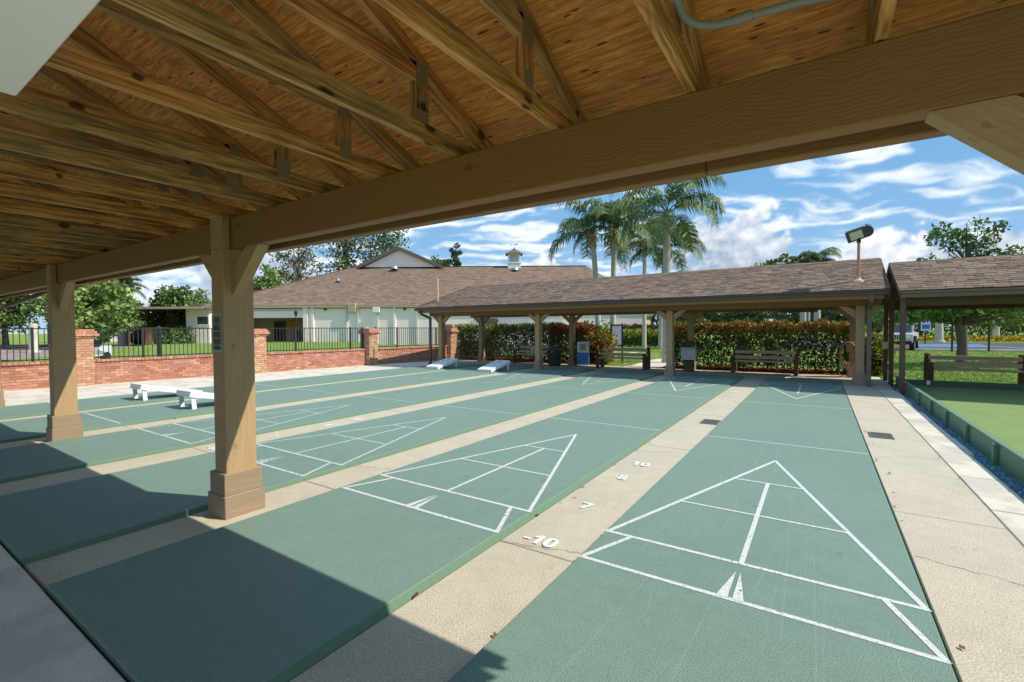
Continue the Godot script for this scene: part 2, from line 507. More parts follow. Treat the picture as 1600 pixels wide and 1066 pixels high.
# ---------------------------------------------------------------- sky
func make_sky() -> ImageTexture:
	var w := 2816
	var h := 1408
	var f := FastNoiseLite.new()
	f.noise_type = FastNoiseLite.TYPE_SIMPLEX_SMOOTH
	f.seed = 5; f.frequency = 1.0; f.fractal_octaves = 6; f.fractal_gain = 0.55
	var f2 := FastNoiseLite.new()
	f2.noise_type = FastNoiseLite.TYPE_SIMPLEX_SMOOTH
	f2.seed = 8; f2.frequency = 1.0; f2.fractal_octaves = 4
	# cumulus heaps: azimuth, base elevation, half width, height, seed, greyness (degrees)
	var heaps := [
		[-46.5, 3.0, 7.6, 10.6, 1.0, 0.10], [-34.0, 3.5, 3.2, 4.6, 3.0, 0.35], [-30.0, 3.0, 2.6, 3.6, 3.5, 0.4], [-22.5, 4.8, 3.2, 4.6, 4.0, 0.2],
		[-7.0, 3.5, 3.2, 6.4, 5.0, 0.85], [-11.0, 3.0, 3.4, 4.2, 6.0, 0.45], [5.2, 5.8, 1.3, 2.3, 7.0, 1.0], [-69.5, 1.5, 7.5, 4.6, 8.0, 0.8], [-75.5, 2.0, 6.0, 6.5, 9.0, 0.9], [-62.0, 2.0, 5.0, 5.0, 10.0, 0.5], [14.5, 9.0, 3.2, 3.6, 10.5, 0.3]]
	var r := RandomNumberGenerator.new()
	r.seed = 77
	var az := 24.0
	while az < 268.0:
		var hh := r.randf_range(4.0, 10.0)
		heaps.append([az if az <= 180 else az - 360.0, r.randf_range(1.5, 4.0), r.randf_range(4.0, 9.0), hh, r.randf_range(11, 60), r.randf_range(0.05, 0.8)])
		az += r.randf_range(6.0, 15.0)
	var d := PackedFloat32Array()
	d.resize(w * h * 3)
	for y in h:
		var el := 90.0 - (y + 0.5) / h * 180.0
		var se := sin(deg_to_rad(el))
		if el < -0.5:
			var k := (y * w) * 3
			for x in w:
				d[k] = 0.30; d[k + 1] = 0.33; d[k + 2] = 0.34
				k += 3
			continue
		var near := []
		for q in heaps:
			if el > q[1] - 2.0 and el < q[1] + q[3] + 3.5:
				near.append(q)
		var hz := exp(-maxf(el, 0.0) / 11.0)
		var cr := lerpf(0.052, 0.215, hz)
		var cg := lerpf(0.168, 0.31, hz)
		var cb := lerpf(0.325, 0.40, hz)
		var inv := 1.0 / (maxf(se, 0.0) + 0.10)
		var ce := cos(deg_to_rad(el))
		var hi := smoothstep(0.0, 6.0, el)
		for x in w:
			var a := ((x + 0.5) / w - 0.5) * 360.0
			var ar := deg_to_rad(a)
			var px := sin(ar) * ce * inv
			var pz := cos(ar) * ce * inv
			# high thin cloud, combed roughly along one direction
			var wv := f2.get_noise_2d(px * 0.8 + 3.0, pz * 0.8)
			var s1 := f.get_noise_2d((px * 0.75 + pz * 0.5) * 1.3 + wv * 0.8, (pz * 0.85 - px * 0.5) * 3.0 + wv * 1.3)
			var ci := smoothstep(-0.12, 0.58, s1 * 1.15 + wv * 0.6 - 0.03 + 0.30 * exp(-maxf(el - 2.0, 0.0) / 5.0))
			ci = clampf(ci, 0.0, 1.0) * 0.78 * hi
			var R0 := lerpf(cr, 0.50, ci)
			var G0 := lerpf(cg, 0.515, ci)
			var B0 := lerpf(cb, 0.53, ci)
			for q in near:
				var da: float = a - q[0]
				if da > 180.0: da -= 360.0
				elif da < -180.0: da += 360.0
				if absf(da) > q[2] * 1.5:
					continue
				var u: float = da / q[2]
				var t: float = (el - q[1]) / q[3]
				var nz := f.get_noise_2d(a * 0.17 + q[4] * 13.0, el * 0.21 + q[4] * 7.0)
				var nz2 := f.get_noise_2d(a * 0.55 + q[4] * 5.0, el * 0.6 - q[4] * 3.0)
				var edge := sqrt(u * u + (t * t if t > 0 else t * t * 30.0)) - 0.86 - nz * 0.42 - nz2 * 0.12
				var cov := 1.0 - smoothstep(-0.06, 0.05, edge)
				if cov > 0.0:
					var lit: float = clampf(0.50 + 0.45 * t + nz2 * 0.55 + nz * 0.35 + u * 0.18 - q[5] * 0.8, 0.0, 1.0)
					var fade: float = cov * lerpf(0.93, 0.75, q[5] * 0.6) * smoothstep(-1.5, 1.0, el)
					R0 = lerpf(R0, lerpf(0.16, 0.50, lit), fade)
					G0 = lerpf(G0, lerpf(0.205, 0.50, lit), fade)
					B0 = lerpf(B0, lerpf(0.265, 0.51, lit), fade)
			var k := (y * w + x) * 3
			d[k] = R0; d[k + 1] = G0; d[k + 2] = B0
	return ImageTexture.create_from_image(Image.create_from_data(w, h, false, Image.FORMAT_RGBF, d.to_byte_array()))

func _ready() -> void:
	rng.seed = 4242
	# ---- camera, sky, sun, exposure
	var cam := Camera3D.new()
	cam.name = "camera"
	cam.fov = 72.40
	cam.near = 0.05
	cam.far = 900.0
	cam.position = V(1.3202, 1.5043, -2.786)
	cam.rotation_order = EULER_ORDER_YXZ
	cam.rotation = Vector3(deg_to_rad(-1.47), deg_to_rad(33.465), deg_to_rad(-0.31))
	add_child(cam)
	cam.current = true
	var we := WorldEnvironment.new()
	we.name = "world_environment"
	var env := Environment.new()
	env.background_mode = Environment.BG_SKY
	var sky := Sky.new()
	var pano := PanoramaSkyMaterial.new()
	pano.panorama = make_sky()
	sky.sky_material = pano
	env.sky = sky
	env.background_energy_multiplier = 0.90
	env.tonemap_mode = Environment.TONE_MAPPER_LINEAR
	env.tonemap_exposure = 2.6
	env.sdfgi_enabled = true
	env.ssao_enabled = true
	env.ssil_enabled = true
	we.environment = env
	add_child(we)
	var sun := DirectionalLight3D.new()
	sun.name = "sun"
	sun.light_energy = 0.70
	sun.light_color = Color(1.0, 0.965, 0.90)
	sun.light_angular_distance = 0.5
	sun.shadow_enabled = true
	add_child(sun)
	sun.look_at_from_position(V(1.0, 1.08, 0.40) * 50.0, Vector3.ZERO)
	make_materials()
	build_ground()
	build_lanes()
	build_near_pavilion()
	build_far_pavilion()
	build_bocce()
	build_brick_walls()
	build_clubhouse()
	build_left_background()
	build_right_background()
	build_furniture()
	build_plants()

# ---------------------------------------------------------------- ground
func sheet(called: String, pts: Array, m: Material, label := "") -> MeshInstance3D:
	var mb := MB.new()
	for i in range(1, pts.size() - 1):
		mb.tri(pts[0], pts[i], pts[i + 1], Vector3.UP)
	return struct(called, mb, m, label)

func slab(x0: float, x1: float, z0: float, z1: float, top: float, th := 0.05) -> MB:
	var mb := MB.new()
	mb.span(x0, x1, top - th, top, z0, z1, 0.006)
	return mb

func build_ground() -> void:
	sheet("ground", [V(-500, -0.13, -300), V(500, -0.13, -300), V(500, -0.13, 600), V(-500, -0.13, 600)], M.lawn, "green lawn that spreads round the courts")
	sheet("court_bed", [V(-17.5, -0.10, -6.5), V(3.02, -0.10, -6.5), V(3.02, -0.10, 15.7), V(-15.6, -0.10, 15.7)], M.soil, "dark bed under the concrete and the courts")
	# concrete strips between the lanes, cut into slabs by joints
	var strips := [[-0.612, -0.004, "concrete strip with white score numbers beside the nearest lane"], [-3.056, -2.504, "concrete strip that carries the near column"], [-5.596, -4.954, "concrete strip between the third and fourth lanes"], [-8.096, -7.464, "concrete strip that carries the middle column"], [-10.59, -10.106, "concrete strip between the lanes with bean bag boards"]]
	for s in strips:
		var g := thing("concrete_strip", s[2], "", V((s[0] + s[1]) * 0.5, 0, 0))
		g.set_meta("kind", "structure")
		var cuts := [-2.035, -0.02 + R(-0.02, 0.02), 3.1 + R(-0.3, 0.3), 5.95, 8.8 + R(-0.3, 0.3), 11.9, 13.3]
		for i in cuts.size() - 1:
			obj("slab", slab(s[0], s[1], cuts[i] + 0.004, cuts[i + 1] - 0.004, -0.035 + R(-0.002, 0.002)), M.strip_concrete, g, true)
	var ap := thing("near_apron", "grey concrete apron in the shade in front of the lanes", "", V(-4, 0, -4))
	ap.set_meta("kind", "structure")
	var ax := [-17.0, -12.4, -8.6, -4.75, -1.0, 3.0]
	for i in ax.size() - 1:
		obj("slab", slab(ax[i] + 0.004, ax[i + 1] - 0.004, -6.4, -2.056, -0.016), M.apron_concrete, ap, true)
	var wk := thing("side_walk", "beige concrete walk along the right side of the nearest lane", "", V(2.2, 0, 6))
	wk.set_meta("kind", "structure")
	var wz := [-2.06, 2.1, 8.2, 13.3]
	for i in wz.size() - 1:
		obj("slab", slab(1.836, 2.50, wz[i] + 0.003, wz[i + 1] - 0.003, -0.006), M.strip_concrete, wk, true)
	var pv := thing("paver_row", "row of square concrete pavers along the bocce court", "", V(2.7, 0, 6))
	pv.set_meta("kind", "structure")
	var z := -2.06
	while z < 15.0:
		var l := R(1.0, 1.25)
		obj("paver", slab(2.512, 2.84 + R(-0.02, 0.03), z + 0.006, z + l - 0.006, -0.010 + R(-0.004, 0.003)), M.apron_concrete, pv, true)
		z += l
	var fa := thing("far_apron", "pale concrete apron under the far shelter", "", V(-5, 0, 14))
	fa.set_meta("kind", "structure")
	var fx := [-15.5, -11.2, -7.4, -3.0, 2.5]
	for i in fx.size() - 1:
		obj("slab", slab(fx[i] + 0.004, fx[i + 1] - 0.004, 13.31, 15.55, -0.048), M.strip_concrete, fa, true)
	# apron along the brick wall: four-sided slabs between slanted joints
	var la := thing("wall_apron", "pale concrete apron between the last lane and the brick wall", "", V(-14, 0, 5))
	la.set_meta("kind", "structure")
	var lz := [-2.06, 1.55, 4.6, 8.0, 11.2, 13.3]
	for i in lz.size() - 1:
		var a: float = lz[i] + 0.008
		var b: float = lz[i + 1] - 0.008
		var mb := MB.new()
		mb.prism([V(-12.41, -0.048, a), V(-12.41, -0.048, b), V(-16.5 + 0.11 * b, -0.048, b), V(-16.5 + 0.11 * a, -0.048, a)], Vector3(0, -0.04, 0))
		obj("slab", mb, M.apron_concrete, la, true)
	var gr := MB.new()
	gr.span(2.845, 3.0, -0.10, -0.065, -2.0, 15.0)
	struct("gravel_strip", gr, M.blue_gravel, "blue gravel strip at the foot of the bocce boards")
	var st := MB.new()
	for i in 2600:
		var s := R(0.006, 0.018)
		var k := R(0.5, 1.3)
		st.col = Color(0.26 * k, 0.46 * k, 0.58 * k)
		st.box(V(R(2.85, 2.995), -0.062 + s * 0.2, R(1.5, 13.5)), Vector3(s, s * 0.7, s), s * 0.25, Basis(Vector3(R(-1, 1), R(-1, 1), R(-1, 1)).normalized(), R(0, 3)))
	tag(obj("gravel", st, M.mulch), "blue grey gravel stones beside the bocce boards", "gravel", "", "stuff")
	var mu := MB.new()
	for bed in [[-15.0, -6.9, 15.55, 18.0], [-3.9, 2.35, 15.55, 17.4]]:
		for i in 2600:
			var k := R(0.4, 1.25)
			mu.col = Color(0.34 * k, 0.088 * k, 0.045 * k)
			mu.box(V(R(bed[0], bed[1]), -0.055 + R(0, 0.03), R(bed[2], bed[3])), Vector3(R(0.05, 0.12), 0.012, R(0.02, 0.04)), 0.0, Basis(Vector3(R(-0.4, 0.4), 1, R(-0.4, 0.4)).normalized(), R(0, 6)))
	tag(obj("mulch", mu, M.mulch), "red brown bark mulch under the hedges", "mulch", "", "stuff")
	var mbed := MB.new()
	mbed.span(-15.2, -6.85, -0.12, -0.058, 15.56, 18.1)
	mbed.span(-3.95, 2.4, -0.12, -0.058, 15.56, 17.5)
	struct("mulch_bed", mbed, M.mulch_soil, "dark planting beds below the hedges")
	sheet("garden_path", [V(-6.8, -0.115, 15.6), V(-3.95, -0.115, 15.6), V(-3.95, -0.115, 19.5), V(-5.0, -0.115, 23.5), V(-8.5, -0.115, 29.0), V(-9.5, -0.115, 28.0), V(-6.2, -0.115, 22.0), V(-5.5, -0.115, 17.0)], M.apron_concrete, "grey garden path beyond the open bench")
	# right hand car park
	sheet("car_park", [V(-2, -0.12, 38.6), V(90, -0.12, 46), V(90, -0.12, 66), V(-2, -0.12, 60)], M.asphalt, "grey asphalt car park beyond the lawn")
	sheet("painted_bay", [V(7.6, -0.115, 47.0), V(12.6, -0.115, 48.0), V(13.5, -0.115, 56.5), V(8.5, -0.115, 55.5)], M.blue_paint, "blue painted parking bay")
	var ln := MB.new()
	for q in [[14.0, 45.5, 12.9, 51.0], [19.0, 44.5, 21.0, 50.0], [24.0, 45.0, 26.5, 51.0]]:
		ln.bar(V(q[0], -0.112, q[1]), V(q[2], -0.112, q[3]), 0.14, 0.006)
	struct("bay_line", ln, M.line_paint, "white lines of the parking bays")
	sheet("flower_bed", [V(4, -0.11, 59.5), V(60, -0.11, 68), V(60, -0.11, 71), V(4, -0.11, 62.5)], M.lawn, "planted verge behind the car park")
	var cb := MB.new()
	cb.bar(V(3.5, -0.06, 39.0), V(60, -0.06, 43.6), 0.16, 0.14, 0.02)
	struct("lawn_kerb", cb, M.apron_concrete, "pale kerb between the lawn and the car park")
	# left hand drive behind the fence
	sheet("drive_verge", [V(-17.4, -0.11, -8), V(-17.4, -0.11, 16), V(-44, 0.28, 34), V(-62, 0.28, 22), V(-34, -0.08, 6), V(-30, -0.1, -8)], M.lawn, "lawn that rises from the fence to the clubhouse")
	sheet("side_path", [V(-22, -0.085, -8), V(-24.5, -0.085, 3), V(-31, -0.06, 10.5), V(-32.5, -0.06, 9.8), V(-26.5, -0.085, 2.5), V(-24, -0.085, -8)], M.apron_concrete, "pale path behind the iron fence")
	sheet("paver_drive", [V(-33, -0.05, -20), V(-36.5, -0.05, 5.0), V(-62, 0.0, 21), V(-66, 0.0, 15), V(-48, -0.05, 2), V(-44, -0.05, -20)], M.paver_road, "pinkish paver drive under the flat canopy")
	sheet("far_drive", [V(-52, -0.06, -20), V(-54, -0.06, 1), V(-74, -0.02, 16), V(-78, -0.02, 10), V(-60, -0.06, -20)], M.asphalt, "grey asphalt drive beyond the canopy")

# ---------------------------------------------------------------- lanes
func line(g: Node3D, x0: float, z0: float, x1: float, z1: float, w: float, m: Material, called := "painted_line") -> void:
	var mb := MB.new()
	var y := 0.0018 + 0.0001 * (g.get_child_count() % 12)
	var a := V(x0, y, z0)
	var b := V(x1, y, z1)
	var d := (b - a).normalized()
	var sd := d.cross(Vector3.UP) * w * 0.5
	a -= d * w * 0.4
	b += d * w * 0.4
	mb.quad(a - sd, b - sd, b + sd, a + sd, Vector3.UP)
	obj(called, mb, m, g, true)

func score(g: Node3D, x0: float, x1: float, zb: float, sg: float, m: Material, full := true) -> void:
	var c := (x0 + x1) * 0.5
	var hw := minf((x1 - x0) * 0.5, 0.914) - 0.02
	var z7 := zb + sg * 0.457
	var za := zb + sg * 3.2
	var W := 0.033
	line(g, c - hw, zb, c + hw, zb, W, m)
	if not full:
		line(g, c - hw, zb + sg * 4.115, c + hw, zb + sg * 4.115, 0.028, M.line_worn)
		return
	line(g, c - hw, z7 + sg * 0.004, c + hw, z7 + sg * 0.004, W, m)
	line(g, c - hw, z7, c, za, W, m)
	line(g, c + hw, z7, c, za, W, m)
	line(g, c - hw, zb, c - hw * 0.80, z7, W, m)
	line(g, c + hw, zb, c + hw * 0.80, z7, W, m)
	for k in [[1.372, 0.666], [2.286, 0.333]]:
		line(g, c - hw * k[1], zb + sg * k[0], c + hw * k[1], zb + sg * k[0], 0.026, m)
	line(g, c, z7, c, zb + sg * 2.286, W, m)
	for s in [-1.0, 1.0]:
		var mb := MB.new()
		mb.tri(V(c + s * 0.012, 0.0035, zb), V(c + s * 0.072, 0.0035, zb), V(c + s * 0.012, 0.0035, zb + sg * 0.34), Vector3.UP)
		obj("painted_wedge", mb, m, g, true)
	line(g, x0 + 0.02, zb + sg * 4.115, x1 - 0.02, zb + sg * 4.115, 0.026, m)

func build_lanes() -> void:
	var lanes := [[0.0, 1.83, "nearest green shuffleboard lane, farthest right of the six"], [-2.50, -0.616, "green shuffleboard lane just left of the white score numbers"], [-4.95, -3.06, "green shuffleboard lane just left of the near column"], [-7.46, -5.60, "green shuffleboard lane with chalky worn paint left of the near column"], [-10.10, -8.10, "green lane that carries the nearer white bean bag board"], [-12.40, -10.594, "green lane along the concrete apron of the brick wall"]]
	for i in lanes.size():
		var l = lanes[i]
		var g := thing("shuffleboard_lane", l[2], "", V((l[0] + l[1]) * 0.5, 0, 5.9))
		g.set_meta("kind", "structure")
		var mb := MB.new()
		var bv: float = [0.004, 0.032, 0.022, 0.02, 0.028, 0.015][i]
		mb.span(l[0], l[1] - bv, -0.09, -0.0, -2.04, 13.28, 0.008)
		obj("playing_surface", mb, M.court_green, g, true)
		var sd := MB.new()
		sd.prism([V(l[1] - bv - 0.0005, -0.003, -2.035), V(l[1], -0.040, -2.035), V(l[1], -0.09, -2.035), V(l[1] - bv - 0.0005, -0.09, -2.035)], V(0, 0, 15.31))
		obj("painted_edge", sd, M.court_side, g, true)
		var fr := MB.new()
		fr.span(l[0] + 0.003, l[1] - bv - 0.003, -0.09, -0.012, -2.044, -2.038)
		obj("front_edge", fr, M.court_side, g, true)
		var pm: Material = M.line_paint if i < 2 else M.line_worn
		score(g, l[0], l[1], 0.0, 1.0, pm, i < 4)
		score(g, l[0], l[1], 11.887, -1.0, pm, i < 4)
	# disc tracks, stains and hairline cracks
	var tr := MB.new()
	for i in 150:
		var l = lanes[rng.randi() % 4]
		var x := R(l[0] + 0.1, l[1] - 0.15)
		var z := R(-1.9, 11.5)
		var L := R(0.4, 3.2)
		var dx := R(-0.12, 0.12)
		var w := R(0.004, 0.02)
		var y := 0.0031 + i * 0.00001
		tr.quad(V(x, y, z), V(x + w, y, z), V(x + dx + w * 0.4, y, z + L), V(x + dx, y, z + L), Vector3.UP)
	tag(obj("disc_tracks", tr, M.scuff), "faint pale disc tracks worn along the green lanes", "scuff marks", "", "stuff")
	var sp := MB.new()
	for i in 70:
		var x := R(-7.0, 2.4)
		var z := R(-1.9, 7.0)
		var r := R(0.004, 0.022)
		var y := 0.0055 if x > 1.84 else 0.0052
		var pts := []
		for k in 9:
			var a := TAU * k / 9.0
			var rr := r * R(0.6, 1.3)
			pts.append(V(x + cos(a) * rr, y, z + sin(a) * rr * 1.3))
		for k in range(1, 8):
			sp.tri(pts[0], pts[k], pts[k + 1], Vector3.UP)
	tag(obj("ground_stains", sp, M.dark_stain), "small dark stains dotted over lanes and concrete", "stains", "", "stuff")
	var ck := MB.new()
	for c in [[-0.60, -0.05, -0.02, 0.10, -0.0320], [-0.60, 4.9, -0.02, 5.05, -0.0320], [-3.04, 0.6, -2.52, 0.75, -0.0320], [-0.58, 2.9, -0.03, 3.15, -0.0320], [1.86, 4.0, 2.48, 4.35, -0.004], [1.86, 1.2, 2.49, 1.05, -0.004]]:
		var p := V(c[0], c[4], c[1])
		for k in 14:
			var t := (k + 1) / 14.0
			var q := V(lerpf(c[0], c[2], t) + R(-0.008, 0.008), c[4], lerpf(c[1], c[3], t) + R(-0.02, 0.02))
			var sd := (q - p).normalized().cross(Vector3.UP) * R(0.001, 0.0025)
			ck.quad(p - sd, q - sd, q + sd, p + sd, Vector3.UP)
			p = q
	tag(obj("hairline_cracks", ck, M.crack), "hairline cracks across the concrete strips and walk", "cracks", "", "stuff")
	# painted numbers on the strips
	var font := SystemFont.new()
	font.font_names = PackedStringArray(["Droid Sans"])
	font.font_weight = 700
	for sx in [-0.36, -5.29]:
		for e in [[0.115, "-10", "minus ten"], [0.90, "7", "seven"], [1.81, "8", "eight"], [2.38, "10", "plain ten"]]:
			for far in [false, true]:
				var tm := TextMesh.new()
				tm.text = e[1]
				tm.font = font
				tm.font_size = 64
				tm.pixel_size = 0.0030
				tm.depth = 0.003
				var o := MeshInstance3D.new()
				o.name = numbered("painted_number")
				o.mesh = tm
				o.material_override = M.number_paint
				o.position = V(sx, -0.030, e[0] if not far else 11.887 - e[0])
				o.rotation = Vector3(-PI / 2, PI if far else 0.0, 0)
				add_child(o)
				tag(o, "white painted %s on the strip %s, %s end" % [e[2], "beside the nearest lane" if sx > -1 else "behind the near column", "far" if far else "near"], "number", "painted score numbers")

# ---------------------------------------------------------------- near pavilion
const SL := 0.42
func yb(z: float) -> float:      # underside of the near top chords
	return 2.549 + SL * (-0.598 - z) if z > -2.18 else 2.549 + SL * (-0.598 - (-4.36 - z))

func column(root: Node3D, x: float, z: float, face: float, beam_lo: float, beam_hi: float) -> void:
	# face: -1 when the front board looks towards -z, +1 towards +z
	var h := holder("column", root)
	var w := root.position
	h.position = Vector3(x, 0, -z) - w
	var mb := MB.new()
	mb.off = Vector2(R(0, 5), R(0, 5))
	mb.span(-0.095, 0.095, 0.30, beam_lo - 0.001, -0.125, 0.125, 0.006)
	obj("shaft", mb, M.tan_paint_column, h)
	mb = MB.new()
	mb.off = Vector2(R(0, 5), R(0, 5))
	var f0 := -0.125 if face < 0 else 0.060
	mb.span(-0.095, 0.095, beam_lo, beam_hi, f0, f0 + 0.065, 0.004)
	obj("front_board", mb, M.tan_paint_column, h)
	mb = MB.new()
	mb.off = Vector2(R(0, 5), R(0, 5))
	mb.span(-0.125, 0.125, 0.145, 0.325, -0.155, 0.155, 0.005)
	obj("plinth", mb, M.plinth_paint, h)
	mb = MB.new()
	mb.off = Vector2(R(0, 5), R(0, 5))
	mb.span(-0.147, 0.147, -0.052, 0.147, -0.165, 0.165, 0.005)
	obj("plinth_foot", mb, M.plinth_paint, h)

func brace(root: Node3D, x: float, z: float, s: float, y0: float, y1: float, reach: float) -> void:
	var mb := MB.new()
	mb.off = Vector2(R(0, 5), R(0, 5))
	var t := 0.15
	# parallelogram from the shaft up to the beam
	mb.prism([V(x + s * 0.095, y0, z - 0.045), V(x + s * reach, y1, z - 0.045), V(x + s * (reach - t * 1.25), y1, z - 0.045), V(x + s * 0.095, y0 + t * 1.45, z - 0.045)], V(0, 0, 0.09))
	obj("knee_brace", mb, M.tan_paint_column, root, true)

func beam_row(root: Node3D, x0: float, x1: float, joints: Array, z0: float, z1: float, y0: float, y1: float) -> void:
	var xs := [x0]
	xs.append_array(joints)
	xs.append(x1)
	for i in xs.size() - 1:
		var mb := MB.new()
		mb.off = Vector2(R(0, 9), R(0, 9))
		mb.span(xs[i] + 0.002, xs[i + 1] - 0.002, y0, y1, z0, z1, 0.006)
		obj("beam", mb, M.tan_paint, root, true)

func roof_plane(root: Node3D, called: String, a: Vector3, b: Vector3, d: Vector3, e: Vector3, cols: Array, course := 0.143, tab := 0.26) -> void:
	# a-b is the eave, d-e the ridge above b and a; shingle tabs laid from the eave upwards, one joined part
	var up_l := (e - a).length()
	var n := int(up_l / course) + 1
	var mb := MB.new()
	var nn := (b - a).cross(e - a).normalized()
	if nn.y < 0: nn = -nn
	for i in n:
		var t0 := float(i) * course / up_l
		var t1 := minf((i + 1.25) * course / up_l, 1.0)
		var l0 := a.lerp(e, t0)
		var r0 := b.lerp(d, t0)
		var l1 := a.lerp(e, t1)
		var r1 := b.lerp(d, t1)
		var L := (r0 - l0).length()
		var s := R(-tab, 0)
		while s < L:
			var w := tab * R(0.55, 1.35)
			var q0 := clampf(s / L, 0, 1)
			var q1 := clampf((s + w - 0.008) / L, 0, 1)
			s += w
			if q1 - q0 < 0.0005: continue
			var c: Color = cols[rng.randi() % cols.size()]
			var k := R(0.82, 1.16)
			mb.col = Color(c.r * k, c.g * k, c.b * k)
			var lift := R(0.006, 0.013) + (0.006 if rng.randf() < 0.35 else 0.0)
			var p0 := l0.lerp(r0, q0) + nn * lift
			var p1 := l0.lerp(r0, q1) + nn * lift
			var p2 := l1.lerp(r1, q1) + nn * 0.003
			var p3 := l1.lerp(r1, q0) + nn * 0.003
			mb.quad(p0, p1, p2, p3, nn)
			mb.quad(p0, p1, p1 - nn * lift, p0 - nn * lift, (a - e))
	var o := obj(called, mb, M.shingle, root, true)
	tag(o, "", "", "", "stuff")

const SHINGLE := [Color(0.265, 0.195, 0.150), Color(0.225, 0.162, 0.127), Color(0.295, 0.215, 0.163), Color(0.25, 0.195, 0.158), Color(0.20, 0.147, 0.118)]

func build_near_pavilion() -> void:
	var root := thing("near_shelter", "open timber shelter overhead with exposed trusses and tan painted posts", "shelter", V(-5.5, 0, -2.18))
	var cx := [-12.5, -7.68, -2.84, 2.1]
	for x in cx:
		column(root, x, -0.785, -1, 2.18, 2.436)
		column(root, x, -3.575, 1, 2.18, 2.436)
		for s in [-1.0, 1.0]:
			brace(root, x, -0.785, s, 1.80, 2.178, 0.50)
			brace(root, x, -3.575, s, 1.80, 2.178, 0.50)
	beam_row(root, -14.9, 2.25, [-12.5, -7.68, -2.84], -0.84, -0.75, 2.18, 2.435)
	beam_row(root, -14.9, 2.25, [-10.1, -5.2, 0.9], -0.62, -0.545, 2.178, 2.435)
	beam_row(root, -14.9, 2.25, [-12.5, -7.68, -2.84], -3.61, -3.52, 2.18, 2.435)
	beam_row(root, -14.9, 2.25, [-10.1, -5.2, 0.9], -3.815, -3.74, 2.178, 2.435)
	# trusses
	var pm := MB.new()
	pm.box(Vector3.ZERO, Vector3(0.0012, 0.115, 0.074))
	for a in 4:
		pm.box(Vector3(0, 0, -0.027 + a * 0.018), Vector3(0.007, 0.113, 0.007), 0.001)
	var plate_mesh := pm.mesh()
	for k in range(-3, 26):
		var x := 0.27 - 0.6045 * k + R(-0.008, 0.008)
		var t := holder("truss", root)
		t.position = Vector3(x, 0, 0) - Vector3(root.position.x, 0, root.position.z)
		var mats := [M.lumber_a, M.lumber_b] if rng.randf() < 0.5 else [M.lumber_b, M.lumber_a]
		if rng.randf() < 0.4: mats[1] = mats[0]
		var mb := MB.new()
		mb.off = Vector2(R(0, 9), R(0, 9))
		mb.col = Color(1, 1, 1) * R(0.86, 1.1)
		mb.bar(V(0, 2.4805, -3.94), V(R(-0.006, 0.006), 2.4805, -0.42), 0.038, 0.089, 0.003)
		obj("bottom_chord", mb, mats[0], t)
		for s in [0, 1]:
			mb = MB.new()
			mb.off = Vector2(R(0, 9), R(0, 9))
			mb.col = Color(1, 1, 1) * R(0.86, 1.1)
			var o := 0.0482
			if s == 0: mb.bar(V(0, yb(-0.27) + o, -0.27), V(0, yb(-2.175) + o, -2.175), 0.038, 0.089, 0.003)
			else: mb.bar(V(0, yb(-4.09) + o, -4.09), V(0, yb(-2.185) + o, -2.185), 0.038, 0.089, 0.003)
			obj("top_chord", mb, mats[1], t)
		mb = MB.new()
		mb.off = Vector2(R(0, 9), R(0, 9))
		mb.col = Color(1, 1, 1) * R(0.8, 1.05)
		mb.bar(V(0, 2.757, -3.235), V(0, 2.757, -1.125), 0.038, 0.089, 0.003)
		obj("collar_chord", mb, mats[1], t)
		for z in [-1.09, -3.27]:
			mb = MB.new()
			mb.off = Vector2(R(0, 9), R(0, 9))
			mb.col = Color(1, 1, 1) * R(0.8, 1.05)
			mb.bar(V(0, 2.527, z), V(0, yb(z) - 0.022, z), 0.038, 0.089, 0.002, Vector3.FORWARD)
			obj("web_post", mb, mats[0], t)
			for y in [2.525, 2.748]:
				var np := obj("nail_plate", plate_mesh, M.nail_plate, t)
				np.position = Vector3(0.0196 if x < 1.3 else -0.0196, y, -z)
	# roof sheathing
	var lv := V(0, SL, -1.0).normalized()   # up the front slope
	for side in [0, 1]:
		for row in 2:
			var x := -15.1 + (1.22 if row == 1 else 0.0)
			while x < 2.33:
				var x1 := minf(x + 2.44, 2.34)
				var mb := MB.new()
				mb.off = Vector2(R(0, 7), R(0, 7))
				mb.col = Color(1, 1, 1) * R(0.88, 1.1)
				var za := -0.26 if row == 0 else -1.13
				var zb := -1.127 if row == 0 else -2.178
				var o := 0.0976
				if side == 1:
					za = -4.36 - za
					zb = -4.36 - zb
				var th := Vector3(0, 0.013, 0)
				var p := [V(x + 0.003, yb(za) + o, za), V(x1 - 0.003, yb(za) + o, za), V(x1 - 0.003, yb(zb) + o, zb), V(x + 0.003, yb(zb) + o, zb)]
				mb.prism(p, th)
				obj("plywood_panel", mb, M.plywood, root, true)
				x = x1
	var k0 := 0.0976 + 0.018
	roof_plane(root, "front_shingles", V(-15.15, yb(-0.21) + k0, -0.21), V(2.38, yb(-0.21) + k0, -0.21), V(2.38, yb(-2.18) + k0, -2.18), V(-15.15, yb(-2.18) + k0, -2.18), SHINGLE, 0.145, 0.3)
	roof_plane(root, "rear_shingles", V(-15.15, yb(-4.14) + k0, -4.14), V(2.38, yb(-4.14) + k0, -4.14), V(2.38, yb(-2.18) + k0, -2.18), V(-15.15, yb(-2.18) + k0, -2.18), SHINGLE, 0.145, 0.3)
